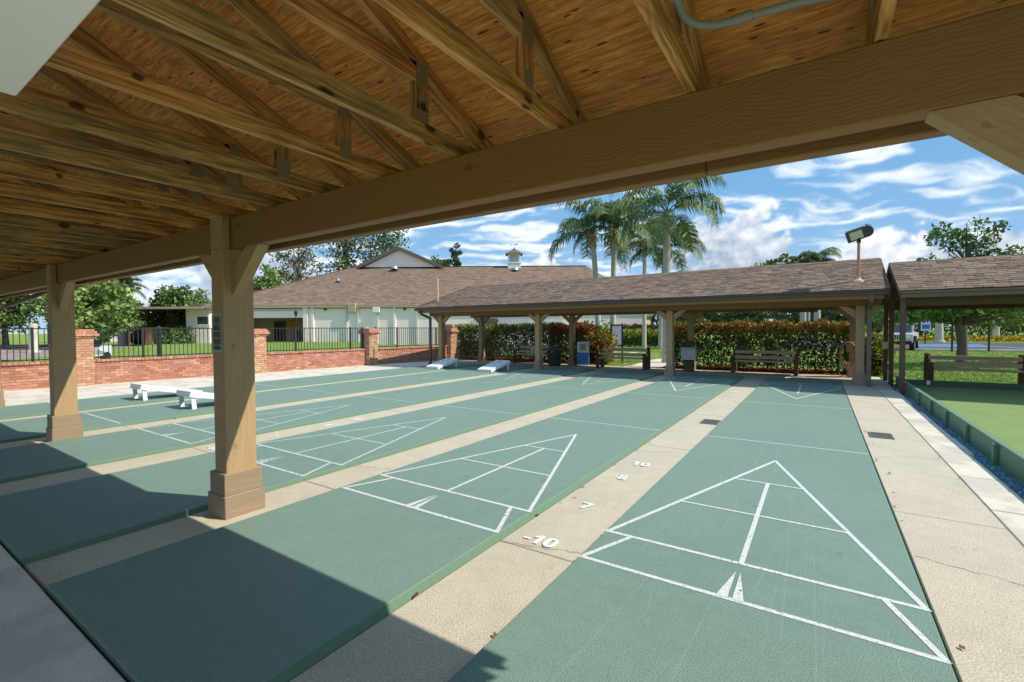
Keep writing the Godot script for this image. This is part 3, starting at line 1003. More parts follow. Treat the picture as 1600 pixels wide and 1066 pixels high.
	for z in [-0.252, -4.108]:
		var mb := MB.new()
		var s := 1.0 if z > -1 else -1.0
		mb.span(-15.1, 2.34, 2.335, 2.50, z - 0.012, z + 0.012)
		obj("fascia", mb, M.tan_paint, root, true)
		mb = MB.new()
		mb.prism([V(-15.1, 2.37, z + s * 0.014), V(-15.1, 2.37, z + s * 0.07), V(-15.1, 2.46, z + s * 0.10), V(-15.1, 2.46, z + s * 0.014)], Vector3(17.44, 0, 0))
		obj("gutter", mb, M.gutter_brown, root, true)
	for x in [2.355, -15.12]:
		for side in [-0.26, -4.10]:
			var mb := MB.new()
			mb.bar(V(x, yb(side) + 0.05, side), V(x, yb(-2.18) + 0.05, -2.18), 0.025, 0.19)
			obj("rake_board", mb, M.tan_paint, root, true)
	# downspout at the far left column
	var dn := MB.new()
	dn.tube([V(-10.42, 2.42, -0.2), V(-10.42, 2.30, -0.22), V(-10.44, 2.20, -0.42), V(-10.55, 2.14, -0.5), V(-13.4, 2.0, -0.52), V(-13.52, 1.9, -0.52), V(-13.52, 0.0, -0.52)], 0.04, 8)
	obj("downspout", dn, M.gutter_brown, root, true)
	# light fixture hanging under the ridge
	var fx := thing("ceiling_light", "long white box light under the roof at the upper left corner", "lamp", V(-0.43, 2.33, -2.51))
	var mb := MB.new()
	mb.box(Vector3(0, 0.052, 0), Vector3(1.22, 0.10, 0.32), 0.02)
	obj("housing", mb, M.lens_rim, fx)
	mb = MB.new()
	mb.box(Vector3(0, 0.0, 0), Vector3(1.196, 0.012, 0.296), 0.005)
	obj("lens", mb, M.lens, fx)
	# conduit
	var cd := thing("conduit", "grey bent conduit pipe crossing below the plywood roof", "pipe", V(1.0, 2.55, -1.1))
	mb = MB.new()
	var pts := [V(0.925, 2.57, -2.2), V(0.925, 2.565, -1.35), V(0.925, 2.56, -1.20)]
	for i in 7:
		var a := PI / 2 * i / 6.0
		pts.append(V(0.925 + 0.13 * (1 - cos(a)), 2.56, -1.115 + 0.13 * sin(a) - 0.02))
	pts.append(V(1.25, 2.56, -0.985 + 0.0))
	pts.append(V(2.2, 2.56, -0.72))
	mb.tube(pts, 0.0135, 10)
	obj("pipe", mb, M.pvc, cd, true)
	mb = MB.new()
	mb.tube([V(1.06, 2.56, -1.003), V(1.12, 2.56, -1.004)], 0.0175, 10)
	obj("coupling", mb, M.pvc, cd, true)
	mb = MB.new()
	mb.box(V(0.925, 2.562, -1.24), Vector3(0.04, 0.034, 0.02), 0.004)
	obj("strap", mb, M.steel, cd, true)
	# plaques on the posts
	for q in [[-2.845, 1.486, -0.9115, "grey rules plaque screwed to the near post", 0.165, 0.31], [-7.70, 1.47, -0.9115, "grey rules plaque on the middle post beyond", 0.15, 0.30]]:
		var p := thing("rules_plaque", q[3], "sign", V(q[0], q[1], q[2]))
		mb = MB.new()
		mb.box(Vector3(0, 0, 0.0), Vector3(q[4], q[5], 0.006), 0.002)
		obj("plate", mb, M.plaque, p)
		mb = MB.new()
		for e in [Vector3(0, 0.5, 0), Vector3(0, -0.5, 0)]:
			mb.box(Vector3(0, e.y * (q[5] - 0.012), 0.004), Vector3(q[4], 0.008, 0.004))
		for e in [-0.5, 0.5]:
			mb.box(Vector3(e * (q[4] - 0.010), 0, 0.0035), Vector3(0.006, q[5] - 0.02, 0.003))
		obj("plate_rim", mb, M.grey_white, p)
		mb = MB.new()
		for row in [[0.115, 0.055], [0.098, 0.07], [0.05, 0.10], [0.032, 0.115], [-0.005, 0.12], [-0.025, 0.11], [-0.062, 0.115], [-0.08, 0.10], [-0.118, 0.10], [-0.132, 0.08]]:
			var x: float = -row[1] * 0.5
			while x < row[1] * 0.5:
				var wl := R(0.006, 0.012)
				mb.box(Vector3(x + wl * 0.5, row[0], 0.0035), Vector3(wl * 0.75, 0.012, 0.002))
				x += wl
		tag(obj("worn_print", mb, M.plaque_ink, p), "", "", "", "stuff")
		for e in [0.075, -0.098]:
			mb = MB.new()
			mb.tube([Vector3(0, e, 0.003), Vector3(0, e, 0.006)], 0.006, 8)
			obj("screw", mb, M.dark, p)

# ---------------------------------------------------------------- far pavilion
func build_far_pavilion() -> void:
	var root := thing("far_shelter", "long open shelter with brown shingle roof beyond the lanes", "shelter", V(-5, 0, 13.73))
	var cx := [-12.33, -7.49, -2.65, 2.19]
	for x in cx:
		column(root, x, 12.355, 1, 2.06, 2.32)
		column(root, x, 15.2, -1, 2.06, 2.32)
		for s in [-1.0, 1.0]:
			brace(root, x, 12.355, s, 1.72, 2.058, 0.48)
			brace(root, x, 15.2, s, 1.72, 2.058, 0.48)
	beam_row(root, -12.9, 2.62, [-7.49, -2.65, 1.1], 12.42, 12.50, 2.06, 2.32)
	beam_row(root, -12.9, 2.62, [-10.2, -5.0, 0.4], 12.20, 12.28, 2.07, 2.32)
	beam_row(root, -12.9, 2.62, [-7.49, -2.65], 15.07, 15.15, 2.06, 2.32)
	beam_row(root, -12.9, 2.62, [-7.49, -2.65], 15.26, 15.34, 2.06, 2.32)
	# roof: gable on the right, short hip on the left
	var ez := 11.57
	var bz := 15.89
	var ey := 2.43
	var ry := 3.41
	var rz := 13.73
	var xl := -13.08
	var xh := -11.95
	var xr := 2.70
	var mb := MB.new()
	var dn := Vector3(0, -0.06, 0)
	mb.prism([V(xl, ey, ez), V(xr, ey, ez), V(xr, ry, rz), V(xh, ry, rz)], dn)
	mb.prism([V(xl, ey, bz), V(xr, ey, bz), V(xr, ry, rz), V(xh, ry, rz)], dn)
	mb.prism([V(xl, ey, ez), V(xl, ey, bz), V(xh, ry, rz)], dn)
	obj("roof_deck", mb, M.brown_wood, root, true)
	var up := Vector3(0, 0.004, 0)
	roof_plane(root, "front_shingles", V(xl - 0.03, ey - 0.01, ez - 0.03) + up, V(xr + 0.02, ey - 0.01, ez - 0.03) + up, V(xr + 0.02, ry, rz) + up, V(xh, ry, rz) + up, SHINGLE, 0.125, 0.20)
	roof_plane(root, "rear_shingles", V(xl, ey, bz) + up, V(xr, ey, bz) + up, V(xr, ry, rz) + up, V(xh, ry, rz) + up, SHINGLE, 0.2, 0.4)
	roof_plane(root, "hip_shingles", V(xl - 0.02, ey, ez) + up, V(xl - 0.02, ey, bz) + up, V(xh, ry, rz) + up, V(xh, ry, rz) + up, SHINGLE, 0.143, 0.3)
	mb = MB.new()
	var x := xh
	while x < xr:
		mb.col = SHINGLE[rng.randi() % 5]
		for s in [-1.0, 1.0]:
			mb.quad(V(x, ry + 0.022, rz), V(minf(x + 0.24, xr), ry + 0.030, rz), V(minf(x + 0.24, xr), ry - 0.035, rz + s * 0.13), V(x, ry - 0.045, rz + s * 0.13), Vector3.UP)
		x += 0.2
	for hz in [ez, bz]:
		for i in 10:
			mb.col = SHINGLE[rng.randi() % 5]
			var a := V(xl, ey + 0.02, hz).lerp(V(xh, ry + 0.02, rz), i / 10.0)
			var b := V(xl, ey + 0.026, hz).lerp(V(xh, ry + 0.026, rz), (i + 1.1) / 10.0)
			mb.quad(a + V(0.1, 0.012, 0), b + V(0.1, 0.012, 0), b + V(-0.08, -0.03, 0), a + V(-0.08, -0.03, 0), Vector3.UP)
	tag(obj("ridge_caps", mb, M.shingle, root, true), "", "", "", "stuff")
	# fascia, sub-fascia and gutters
	for q in [[ez, -1.0], [bz, 1.0]]:
		mb = MB.new()
		mb.span(xl + 0.1, xr - 0.09, ey - 0.235, ey - 0.13, q[0] - q[1] * 0.02, q[0] - q[1] * 0.05)
		obj("fascia", mb, M.tan_paint, root, true)
		mb = MB.new()
		var z: float = q[0]
		mb.prism([V(xl, ey - 0.135, z - q[1] * 0.02), V(xl, ey - 0.135, z + q[1] * 0.055), V(xl, ey - 0.075, z + q[1] * 0.07), V(xl, ey - 0.05, z + q[1] * 0.095), V(xl, ey - 0.022, z + q[1] * 0.095), V(xl, ey - 0.022, z - q[1] * 0.02)], Vector3(xr - xl, 0, 0))
		obj("gutter", mb, M.gutter_brown, root, true)
	mb = MB.new()
	mb.span(xl - 0.09, xl - 0.01, ey - 0.13, ey - 0.02, ez, bz)
	obj("gutter", mb, M.gutter_brown, root, true)
	for zz in [ez, bz]:
		mb = MB.new()
		mb.bar(V(xr + 0.012, ey - 0.075, zz), V(xr + 0.012, ry - 0.075, rz), 0.024, 0.15)
		obj("rake_board", mb, M.gutter_brown, root, true)
	mb = MB.new()
	mb.prism([V(2.60, 2.33, 12.2), V(2.60, 2.33, 15.3), V(2.60, 2.62, 14.9), V(2.60, 3.28, rz), V(2.60, 2.62, 12.55)], Vector3(0.03, 0, 0))
	obj("gable_panel", mb, M.tan_paint, root, true)
	# rafters seen from below
	for i in 26:
		var xx := -12.6 + i * 0.6
		mb = MB.new()
		mb.off = Vector2(R(0, 9), R(0, 9))
		mb.bar(V(xx, 2.366, 12.1), V(xx, 2.366, 15.45), 0.038, 0.089)
		obj("tie", mb, M.lumber_b, root, true)
	# downspouts
	for q in [[2.36, 12.12], [-12.78, 12.2]]:
		mb = MB.new()
		mb.bar(V(q[0], 2.30, ez - 0.03), V(q[0], 2.13, ez + 0.02), 0.10, 0.08, 0.01, Vector3.FORWARD)
		mb.bar(V(q[0], 2.16, ez), V(q[0], 1.98, q[1] - 0.05), 0.10, 0.08, 0.01)
		mb.bar(V(q[0], 2.02, q[1] - 0.07), V(q[0], 0.03, q[1] - 0.07), 0.10, 0.08, 0.01, Vector3.FORWARD)
		mb.bar(V(q[0], 0.06, q[1] - 0.07), V(q[0], 0.0, q[1] - 0.18), 0.10, 0.08, 0.01)
		obj("downspout", mb, M.gutter_light if q[0] > 0 else M.gutter_brown, root, true)
	# conduit up the right post
	mb = MB.new()
	mb.span(2.24, 2.275, 1.45, 2.06, 12.19, 12.222, 0.004)
	obj("conduit_cover", mb, M.tan_paint_column, root, true)
	mb = MB.new()
	mb.span(0.15, 1.25, 2.00, 2.06, 15.02, 15.16)
	obj("strip_light", mb, M.gutter_brown, root, true)
	# floodlight on its pole
	var fl := thing("floodlight", "grey square floodlight on a salmon pole rising from the shelter roof", "floodlight", V(2.13, 2.70, 12.15))
	mb = MB.new()
	mb.tube([Vector3(0, -0.04, 0), Vector3(0, 0.98, 0)], 0.034, 12)
	obj("pole", mb, M.salmon_pipe, fl)
	mb = MB.new()
	mb.lathe(Vector3(0, -0.02, 0), [Vector2(0.15, -0.05), Vector2(0.13, 0.02), Vector2(0.06, 0.05), Vector2(0.045, 0.10), Vector2(0.036, 0.10)], 14)
	mb.box(Vector3(0, -0.022, 0.03), Vector3(0.34, 0.010, 0.24), 0.003, Basis(Vector3.RIGHT, 0.42))
	obj("roof_flashing", mb, M.cream_pipe, fl)
	mb = MB.new()
	mb.tube([Vector3(0, 0.97, 0), Vector3(0, 1.09, 0)], 0.048, 10)
	mb.box(Vector3(0.0, 1.10, 0.0), Vector3(0.07, 0.09, 0.09), 0.01)
	obj("knuckle", mb, M.dark, fl)
	var head := holder("lamp_head", fl)
	head.position = Vector3(-0.03, 1.21, 0.0)
	head.rotation = Vector3(0.50, 0.12, 0.34)
	mb = MB.new()
	mb.box(Vector3(-0.02, 0, 0.07), Vector3(0.46, 0.30, 0.05), 0.012)
	mb.box(Vector3(-0.02, 0, 0.0), Vector3(0.40, 0.27, 0.10), 0.02)
	var arc := []
	for i in 9:
		var a := -PI / 2 + PI * i / 8.0
		arc.append(Vector3(0.20 + 0.13 * cos(a), 0.15 * sin(a), -0.06))
	mb.prism(arc, Vector3(0, 0, 0.14))
	obj("casing", mb, mat("lamp_grey", Color(0.06, 0.065, 0.07), 0.5), head)
	mb = MB.new()
	mb.box(Vector3(-0.04, 0.0, 0.098), Vector3(0.27, 0.215, 0.008), 0.003)
	obj("lamp_lens", mb, M.lamp_glass, head)
	var bp := thing("bare_pole", "short cream pole without a lamp on the left end of the shelter roof", "pole", V(-12.35, 2.62, 12.15))
	mb = MB.new()
	mb.tube([Vector3(0, -0.02, 0), Vector3(0, 1.0, 0)], 0.034, 10)
	obj("pole", mb, M.cream_pipe, bp)
	mb = MB.new()
	mb.lathe(Vector3(0, 0.98, 0), [Vector2(0.045, 0), Vector2(0.045, 0.05), Vector2(0.0, 0.07)], 10)
	mb.lathe(Vector3(0, -0.03, 0), [Vector2(0.10, -0.03), Vector2(0.08, 0.04), Vector2(0.04, 0.07)], 10)
	obj("cap", mb, M.cream_pipe, bp)

# ---------------------------------------------------------------- bocce court and its shelter
func build_bocce() -> void:
	var root := thing("bocce_shelter", "brown roofed shelter on thin posts over the bocce court end", "shelter", V(5.5, 0, 13.0))
	var mb := MB.new()
	var ey := 2.33
	var ry := 3.19
	mb.prism([V(2.84, ey, 10.9), V(10.5, ey, 10.9), V(10.5, ry, 12.95), V(2.84, ry, 12.95)], Vector3(0, -0.07, 0))
	mb.prism([V(2.84, ey, 15.0), V(10.5, ey, 15.0), V(10.5, ry, 12.95), V(2.84, ry, 12.95)], Vector3(0, -0.07, 0))
	obj("roof_deck", mb, M.brown_wood, root, true)
	var up := Vector3(0, 0.004, 0)
	roof_plane(root, "front_shingles", V(2.82, ey - 0.01, 10.87) + up, V(10.5, ey - 0.01, 10.87) + up, V(10.5, ry, 12.95) + up, V(2.82, ry, 12.95) + up, SHINGLE, 0.135, 0.24)
	roof_plane(root, "rear_shingles", V(2.84, ey, 15.0) + up, V(10.5, ey, 15.0) + up, V(10.5, ry, 12.95) + up, V(2.84, ry, 12.95) + up, SHINGLE, 0.2, 0.4)
	for q in [[10.9, -1.0], [15.0, 1.0]]:
		mb = MB.new()
		mb.prism([V(2.84, ey - 0.17, q[0]), V(2.84, ey - 0.17, q[0] + q[1] * 0.05), V(2.84, ey - 0.09, q[0] + q[1] * 0.065), V(2.84, ey - 0.07, q[0] + q[1] * 0.095), V(2.84, ey - 0.03, q[0] + q[1] * 0.095), V(2.84, ey - 0.03, q[0])], Vector3(7.7, 0, 0))
		obj("gutter", mb, M.gutter_light, root, true)
		mb = MB.new()
		mb.bar(V(2.828, ey - 0.06, q[0]), V(2.828, ry - 0.06, 12.95), 0.022, 0.14)
		obj("rake_board", mb, M.gutter_light, root, true)
	for z in [11.15, 14.3]:
		mb = MB.new()
		mb.span(2.86, 10.4, 1.98, 2.22, z - 0.045, z + 0.045, 0.006)
		obj("beam", mb, M.bench_post, root, true)
	mb = MB.new()
	mb.prism([V(2.92, 2.22, 11.2), V(2.92, 2.22, 14.7), V(2.92, 3.08, 12.95)], Vector3(0.03, 0, 0))
	obj("gable_panel", mb, M.brown_wood, root, true)
	for z in [11.05, 13.05, 14.3]:
		mb = MB.new()
		mb.off = Vector2(R(0, 9), R(0, 9))
		mb.span(2.85, 2.95, -0.05, 2.2, z - 0.05, z + 0.05, 0.006)
		obj("post", mb, M.brown_wood, root, true)
	mb = MB.new()
	mb.prism([V(2.955, 2.02, 11.02), V(2.955, 2.14, 11.02), V(3.10, 2.14, 11.02)], V(0, 0, 0.06))
	obj("corner_bracket", mb, M.brown_wood, root, true)
	var eb := thing("switch_box", "small cream switch box on the rear brown post", "switch box", V(2.87, 0.98, 14.24))
	mb = MB.new()
	mb.box(Vector3(0, 0, 0.03), Vector3(0.13, 0.20, 0.07), 0.008)
	obj("box", mb, M.cream_pipe, eb)
	mb = MB.new()
	mb.box(Vector3(0.0, 0.0, 0.068), Vector3(0.09, 0.15, 0.012), 0.004)
	obj("cover", mb, M.paper, eb)
	# court
	sheet("bocce_turf", [V(3.04, 0.0, -3), V(7.6, 0.0, -3), V(7.6, 0.0, 12.96), V(3.04, 0.0, 12.96)], M.turf, "smooth green turf of the bocce court")
	var sb := thing("side_board", "green side board of the bocce court beside the gravel strip", "board", V(3.02, 0, 6))
	var z := -2.8
	while z < 13.0:
		mb = MB.new()
		mb.span(3.0, 3.04, -0.09, 0.19, z + 0.002, minf(z + 2.42, 13.0) - 0.002, 0.004)
		obj("plank", mb, M.board_green, sb, true)
		z += 2.42
	mb = MB.new()
	mb.span(2.985, 3.055, 0.19, 0.213, -2.8, 13.0, 0.004)
	obj("cap_rail", mb, M.board_green, sb, true)
	z = 0.9
	while z < 12.9:
		mb = MB.new()
		mb.span(2.955, 2.999, -0.1, 0.188, z - 0.045, z + 0.045, 0.004)
		obj("stake", mb, M.board_green, sb, true)
		z += 1.22
	var bb := thing("end_board", "dark green end board across the far end of the bocce court", "board", V(5, 0, 12.98))
	for i in 2:
		mb = MB.new()
		mb.span(3.04 + i * 2.3, 5.33 + i * 2.3, -0.05, 0.14, 12.96, 13.0, 0.004)
		obj("plank", mb, M.end_board_green, bb, true)
	mb = MB.new()
	mb.span(3.6, 3.67, 0.03, 0.13, 12.92, 12.955, 0.004)
	obj("white_marker", mb, M.white_paint, bb, true)
	var rb := thing("right_board", "green side board on the far right of the bocce court", "board", V(7.6, 0, 6))
	mb = MB.new()
	mb.span(7.58, 7.62, -0.09, 0.19, -2.8, 13.0, 0.004)
	obj("plank", mb, M.board_green, rb, true)

# ---------------------------------------------------------------- brick
func brick_run(mb: MB, a: Vector3, b: Vector3, y0: float, courses: int, depth: float, tones: Array, out_side: Vector3) -> void:
	# bricks along a-b, proud of a mortar core, seen from out_side
	var d := (b - a)
	var L := d.length()
	d = d / L
	var B := Basis(d, Vector3.UP, d.cross(Vector3.UP))
	for r in courses:
		var s := -0.105 if r % 2 else 0.0
		while s < L - 0.02:
			var s0 := maxf(s, 0.0)
			var s1 := minf(s + 0.20, L)
			s += 0.21
			if s1 - s0 < 0.03: continue
			var c: Color = tones[rng.randi() % tones.size()]
			var k := R(0.8, 1.18)
			mb.col = Color(c.r * k, c.g * k, c.b * k)
			mb.box(a + d * (s0 + s1) * 0.5 + Vector3.UP * (y0 + r * 0.0745 + 0.032) + out_side * R(-0.002, 0.002), Vector3(s1 - s0, 0.064, depth), 0.0, B)

const RED := [Color(0.58, 0.265, 0.180), Color(0.52, 0.230, 0.155), Color(0.62, 0.300, 0.205), Color(0.55, 0.275, 0.20), Color(0.66, 0.345, 0.25)]
const TAN := [Color(0.60, 0.335, 0.205), Color(0.64, 0.385, 0.245), Color(0.57, 0.295, 0.18), Color(0.66, 0.43, 0.28)]

func pillar(at: Vector3, turn: float, h: float, label: String, w := 0.52) -> Node3D:
	var p := thing("brick_pillar", label, "pillar", at, turn, "brick pillars of the fence")
	var mb := MB.new()
	mb.box(Vector3(0, h * 0.5 - 0.1, 0), Vector3(w - 0.02, h - 0.08, w - 0.02))
	obj("mortar_core", mb, M.mortar, p)
	mb = MB.new()
	var n := int((h - 0.30) / 0.0745)
	for s in 4:
		var B := Basis(Vector3.UP, s * PI / 2)
		brick_run(mb, B * Vector3(-w * 0.5 + (0.02 if s % 2 else 0.0), 0, w * 0.5 - 0.04), B * Vector3(w * 0.5 - (0.02 if s % 2 else 0.0), 0, w * 0.5 - 0.04), -0.06, n, 0.08, TAN, B * Vector3.BACK)
	tag(obj("brickwork", mb, M.brick, p), "", "", "", "stuff")
	var y := -0.06 + n * 0.0745
	mb = MB.new()
	for e in [[0.03, 0.065], [0.08, 0.065], [0.06, 0.075], [0.02, 0.05]]:
		for s in 4:
			var B := Basis(Vector3.UP, s * PI / 2)
			var hw: float = w * 0.5 + e[0]
			var x := -hw
			while x < hw - 0.05:
				var c: Color = RED[rng.randi() % 5].lerp(TAN[rng.randi() % 4], 0.4)
				mb.col = c * R(0.9, 1.15)
				mb.box(B * Vector3(x + 0.048, y + e[1] * 0.5, hw - 0.1), Vector3(0.095, e[1] - 0.004, 0.2), 0.0, B)
				x += 0.1025
		y += e[1]
	mb.col = Color(0.45, 0.22, 0.14)
	mb.box(Vector3(0, y - 0.02, 0), Vector3(w - 0.1, 0.05, w - 0.1))
	tag(obj("corbelled_cap", mb, M.brick, p), "", "", "", "stuff")
	return p

func wall_run(a: Vector3, b: Vector3, h: float, label: String) -> void:
	var g := thing("brick_wall", label, "wall", (a + b) * 0.5, 0.0, "low brick walls between the pillars")
	var d := (b - a).normalized()
	var o := d.cross(Vector3.UP)
	if o.x < 0: o = -o
	var mb := MB.new()
	mb.bar(a + Vector3.UP * (h * 0.5 - 0.07), b + Vector3.UP * (h * 0.5 - 0.07), 0.19, h)
	obj("mortar_core", mb, M.mortar, g, true)
	mb = MB.new()
	var n := int((h - 0.02) / 0.0745)
	brick_run(mb, a + o * 0.07, b + o * 0.07, -0.06, n, 0.07, RED, o)
	tag(obj("brickwork", mb, M.brick, g, true), "", "", "", "stuff")
	mb = MB.new()
	var L := (b - a).length()
	var s := 0.0
	var B := Basis(d, Vector3.UP, d.cross(Vector3.UP))
	while s < L - 0.03:
		var c: Color = RED[rng.randi() % 5]
		mb.col = c * R(0.85, 1.15)
		mb.box(a + d * (s + 0.047) + Vector3.UP * (-0.06 + n * 0.0745 + 0.035) + o * 0.015, Vector3(0.094, 0.066, 0.27), 0.004, B)
		s += 0.1035
	tag(obj("coping", mb, M.brick, g, true), "", "", "", "stuff")

func fence_run(a: Vector3, b: Vector3, y0: float, y1: float, label: String, studs := true) -> void:
	var g := thing("iron_fence", label, "fence", (a + b) * 0.5, 0.0, "black iron fences on the brick walls")
	for y in [y0 + 0.05, y1 - 0.015]:
		var mb := MB.new()
		mb.bar(a + Vector3.UP * y, b + Vector3.UP * y, 0.028, 0.03)
		obj("rail", mb, M.iron, g, true)
	var L := (b - a).length()
	var d := (b - a) / L
	var n := int(L / 0.118)
	var pk := MB.new()
	pk.span(-0.009, 0.009, y0 + 0.02, y1 - 0.02, -0.009, 0.009)
	var pm := pk.mesh()
	pk = MB.new()
	pk.span(-0.03, 0.03, y0 - 0.02, y1 + 0.02, -0.03, 0.03)
	var pom := pk.mesh()
	pk = MB.new()
	pk.lathe(Vector3(0, y1 - 0.12, 0), [Vector2(0.0, -0.02), Vector2(0.02, 0.0), Vector2(0.0, 0.02)], 6)
	var sm := pk.mesh()
	for i in n + 1:
		var post := i == 0 or i == n or (i % 20 == 10)
		var o := obj("post" if post else "picket", pom if post else pm, M.iron, g)
		o.position = a + d * (L * i / n) - g.position
		o.rotation.y = atan2(-d.z, d.x)
		if studs and not post and i % 3 == 1:
			var q := obj("stud", sm, M.iron, g)
			q.position = o.position

func wx(z: float) -> float:
	return -16.62 + 0.11 * z

func build_brick_walls() -> void:
	var zs := [-3.25, 1.5, 6.25, 11.0, 15.8]
	var names := ["brick pillar nearest the left edge of the picture", "brick pillar right behind the middle shelter column", "brick pillar just right of the near shelter column", "brick pillar in the middle of the fence with a shaded foot", "brick pillar behind the left end of the far shelter"]
	var walls := ["low red brick wall left of the middle column", "low red brick wall between the two timber columns", "low red brick wall right of the near column", "low shaded brick wall beside the far shelter's first post"]
	var fences := ["black iron fence left of the middle column", "black iron fence between the two timber columns", "black iron fence before the clubhouse porch", "black iron fence next to the far shelter's left end"]
	for i in zs.size():
		pillar(V(wx(zs[i]), -0.05, zs[i]), 0.11, 1.72, names[i])
	for i in 4:
		var a: float = zs[i] + 0.27
		var b: float = zs[i + 1] - 0.27
		wall_run(V(wx(a), 0, a), V(wx(b), 0, b), 0.70, walls[i])
		fence_run(V(wx(a + 0.05) - 0.02, 0, a + 0.05), V(wx(b - 0.05) - 0.02, 0, b - 0.05), 0.68, 1.60, fences[i])
	pillar(V(-16.5, -0.05, 17.6), 0.3, 1.98, "taller brick pillar behind the iron fence near the shelter", 0.62)
	pillar(V(-17.1, -0.05, 19.2), 0.3, 1.98, "second taller brick pillar half hidden behind the iron fence", 0.5)
	wall_run(V(-16.2, 0, 18.0), V(-14.8, 0, 19.6), 0.9, "short brick wall beside the taller pillars")
	pillar(V(-15.3, -0.05, 20.0), 0.4, 2.35, "dark red brick pillar rising over the left hedge", 0.7)
	# white picket fence behind the left hedge
	var p := thing("picket_fence", "white slatted fence showing above the left hedge", "fence", V(-14.5, 0, 21.0))
	var a := V(-16.6, 0, 19.6)
	var b := V(-11.9, 0, 22.6)
	var d := (b - a).normalized()
	for i in 40:
		var mb := MB.new()
		var c := a + (b - a) * (i / 39.0)
		mb.box(c + Vector3(0, 1.16, 0), Vector3(0.085, 2.36, 0.03), 0.004, Basis(d, Vector3.UP, d.cross(Vector3.UP)))
		obj("slat", mb, M.white_paint, p, true)
	var mb2 := MB.new()
	mb2.bar(a + Vector3(0, 2.36, 0), b + Vector3(0, 2.36, 0), 0.09, 0.06)
	mb2.bar(a + Vector3(0, 1.2, 0), b + Vector3(0, 1.2, 0), 0.05, 0.08)
	obj("rail", mb2, M.white_paint, p, true)

# ---------------------------------------------------------------- clubhouse
func kspan(mb: MB, l0: float, l1: float, y0: float, y1: float, d0: float, d1: float, ch := 0.0) -> void:
	var B := Basis(K(1, 0, 0) - K(0, 0, 0), Vector3.UP, K(0, 0, 0) - K(0, 0, 1))
	mb.box(K((l0 + l1) * 0.5, (y0 + y1) * 0.5, (d0 + d1) * 0.5), Vector3(absf(l1 - l0), absf(y1 - y0), absf(d1 - d0)), ch, B)

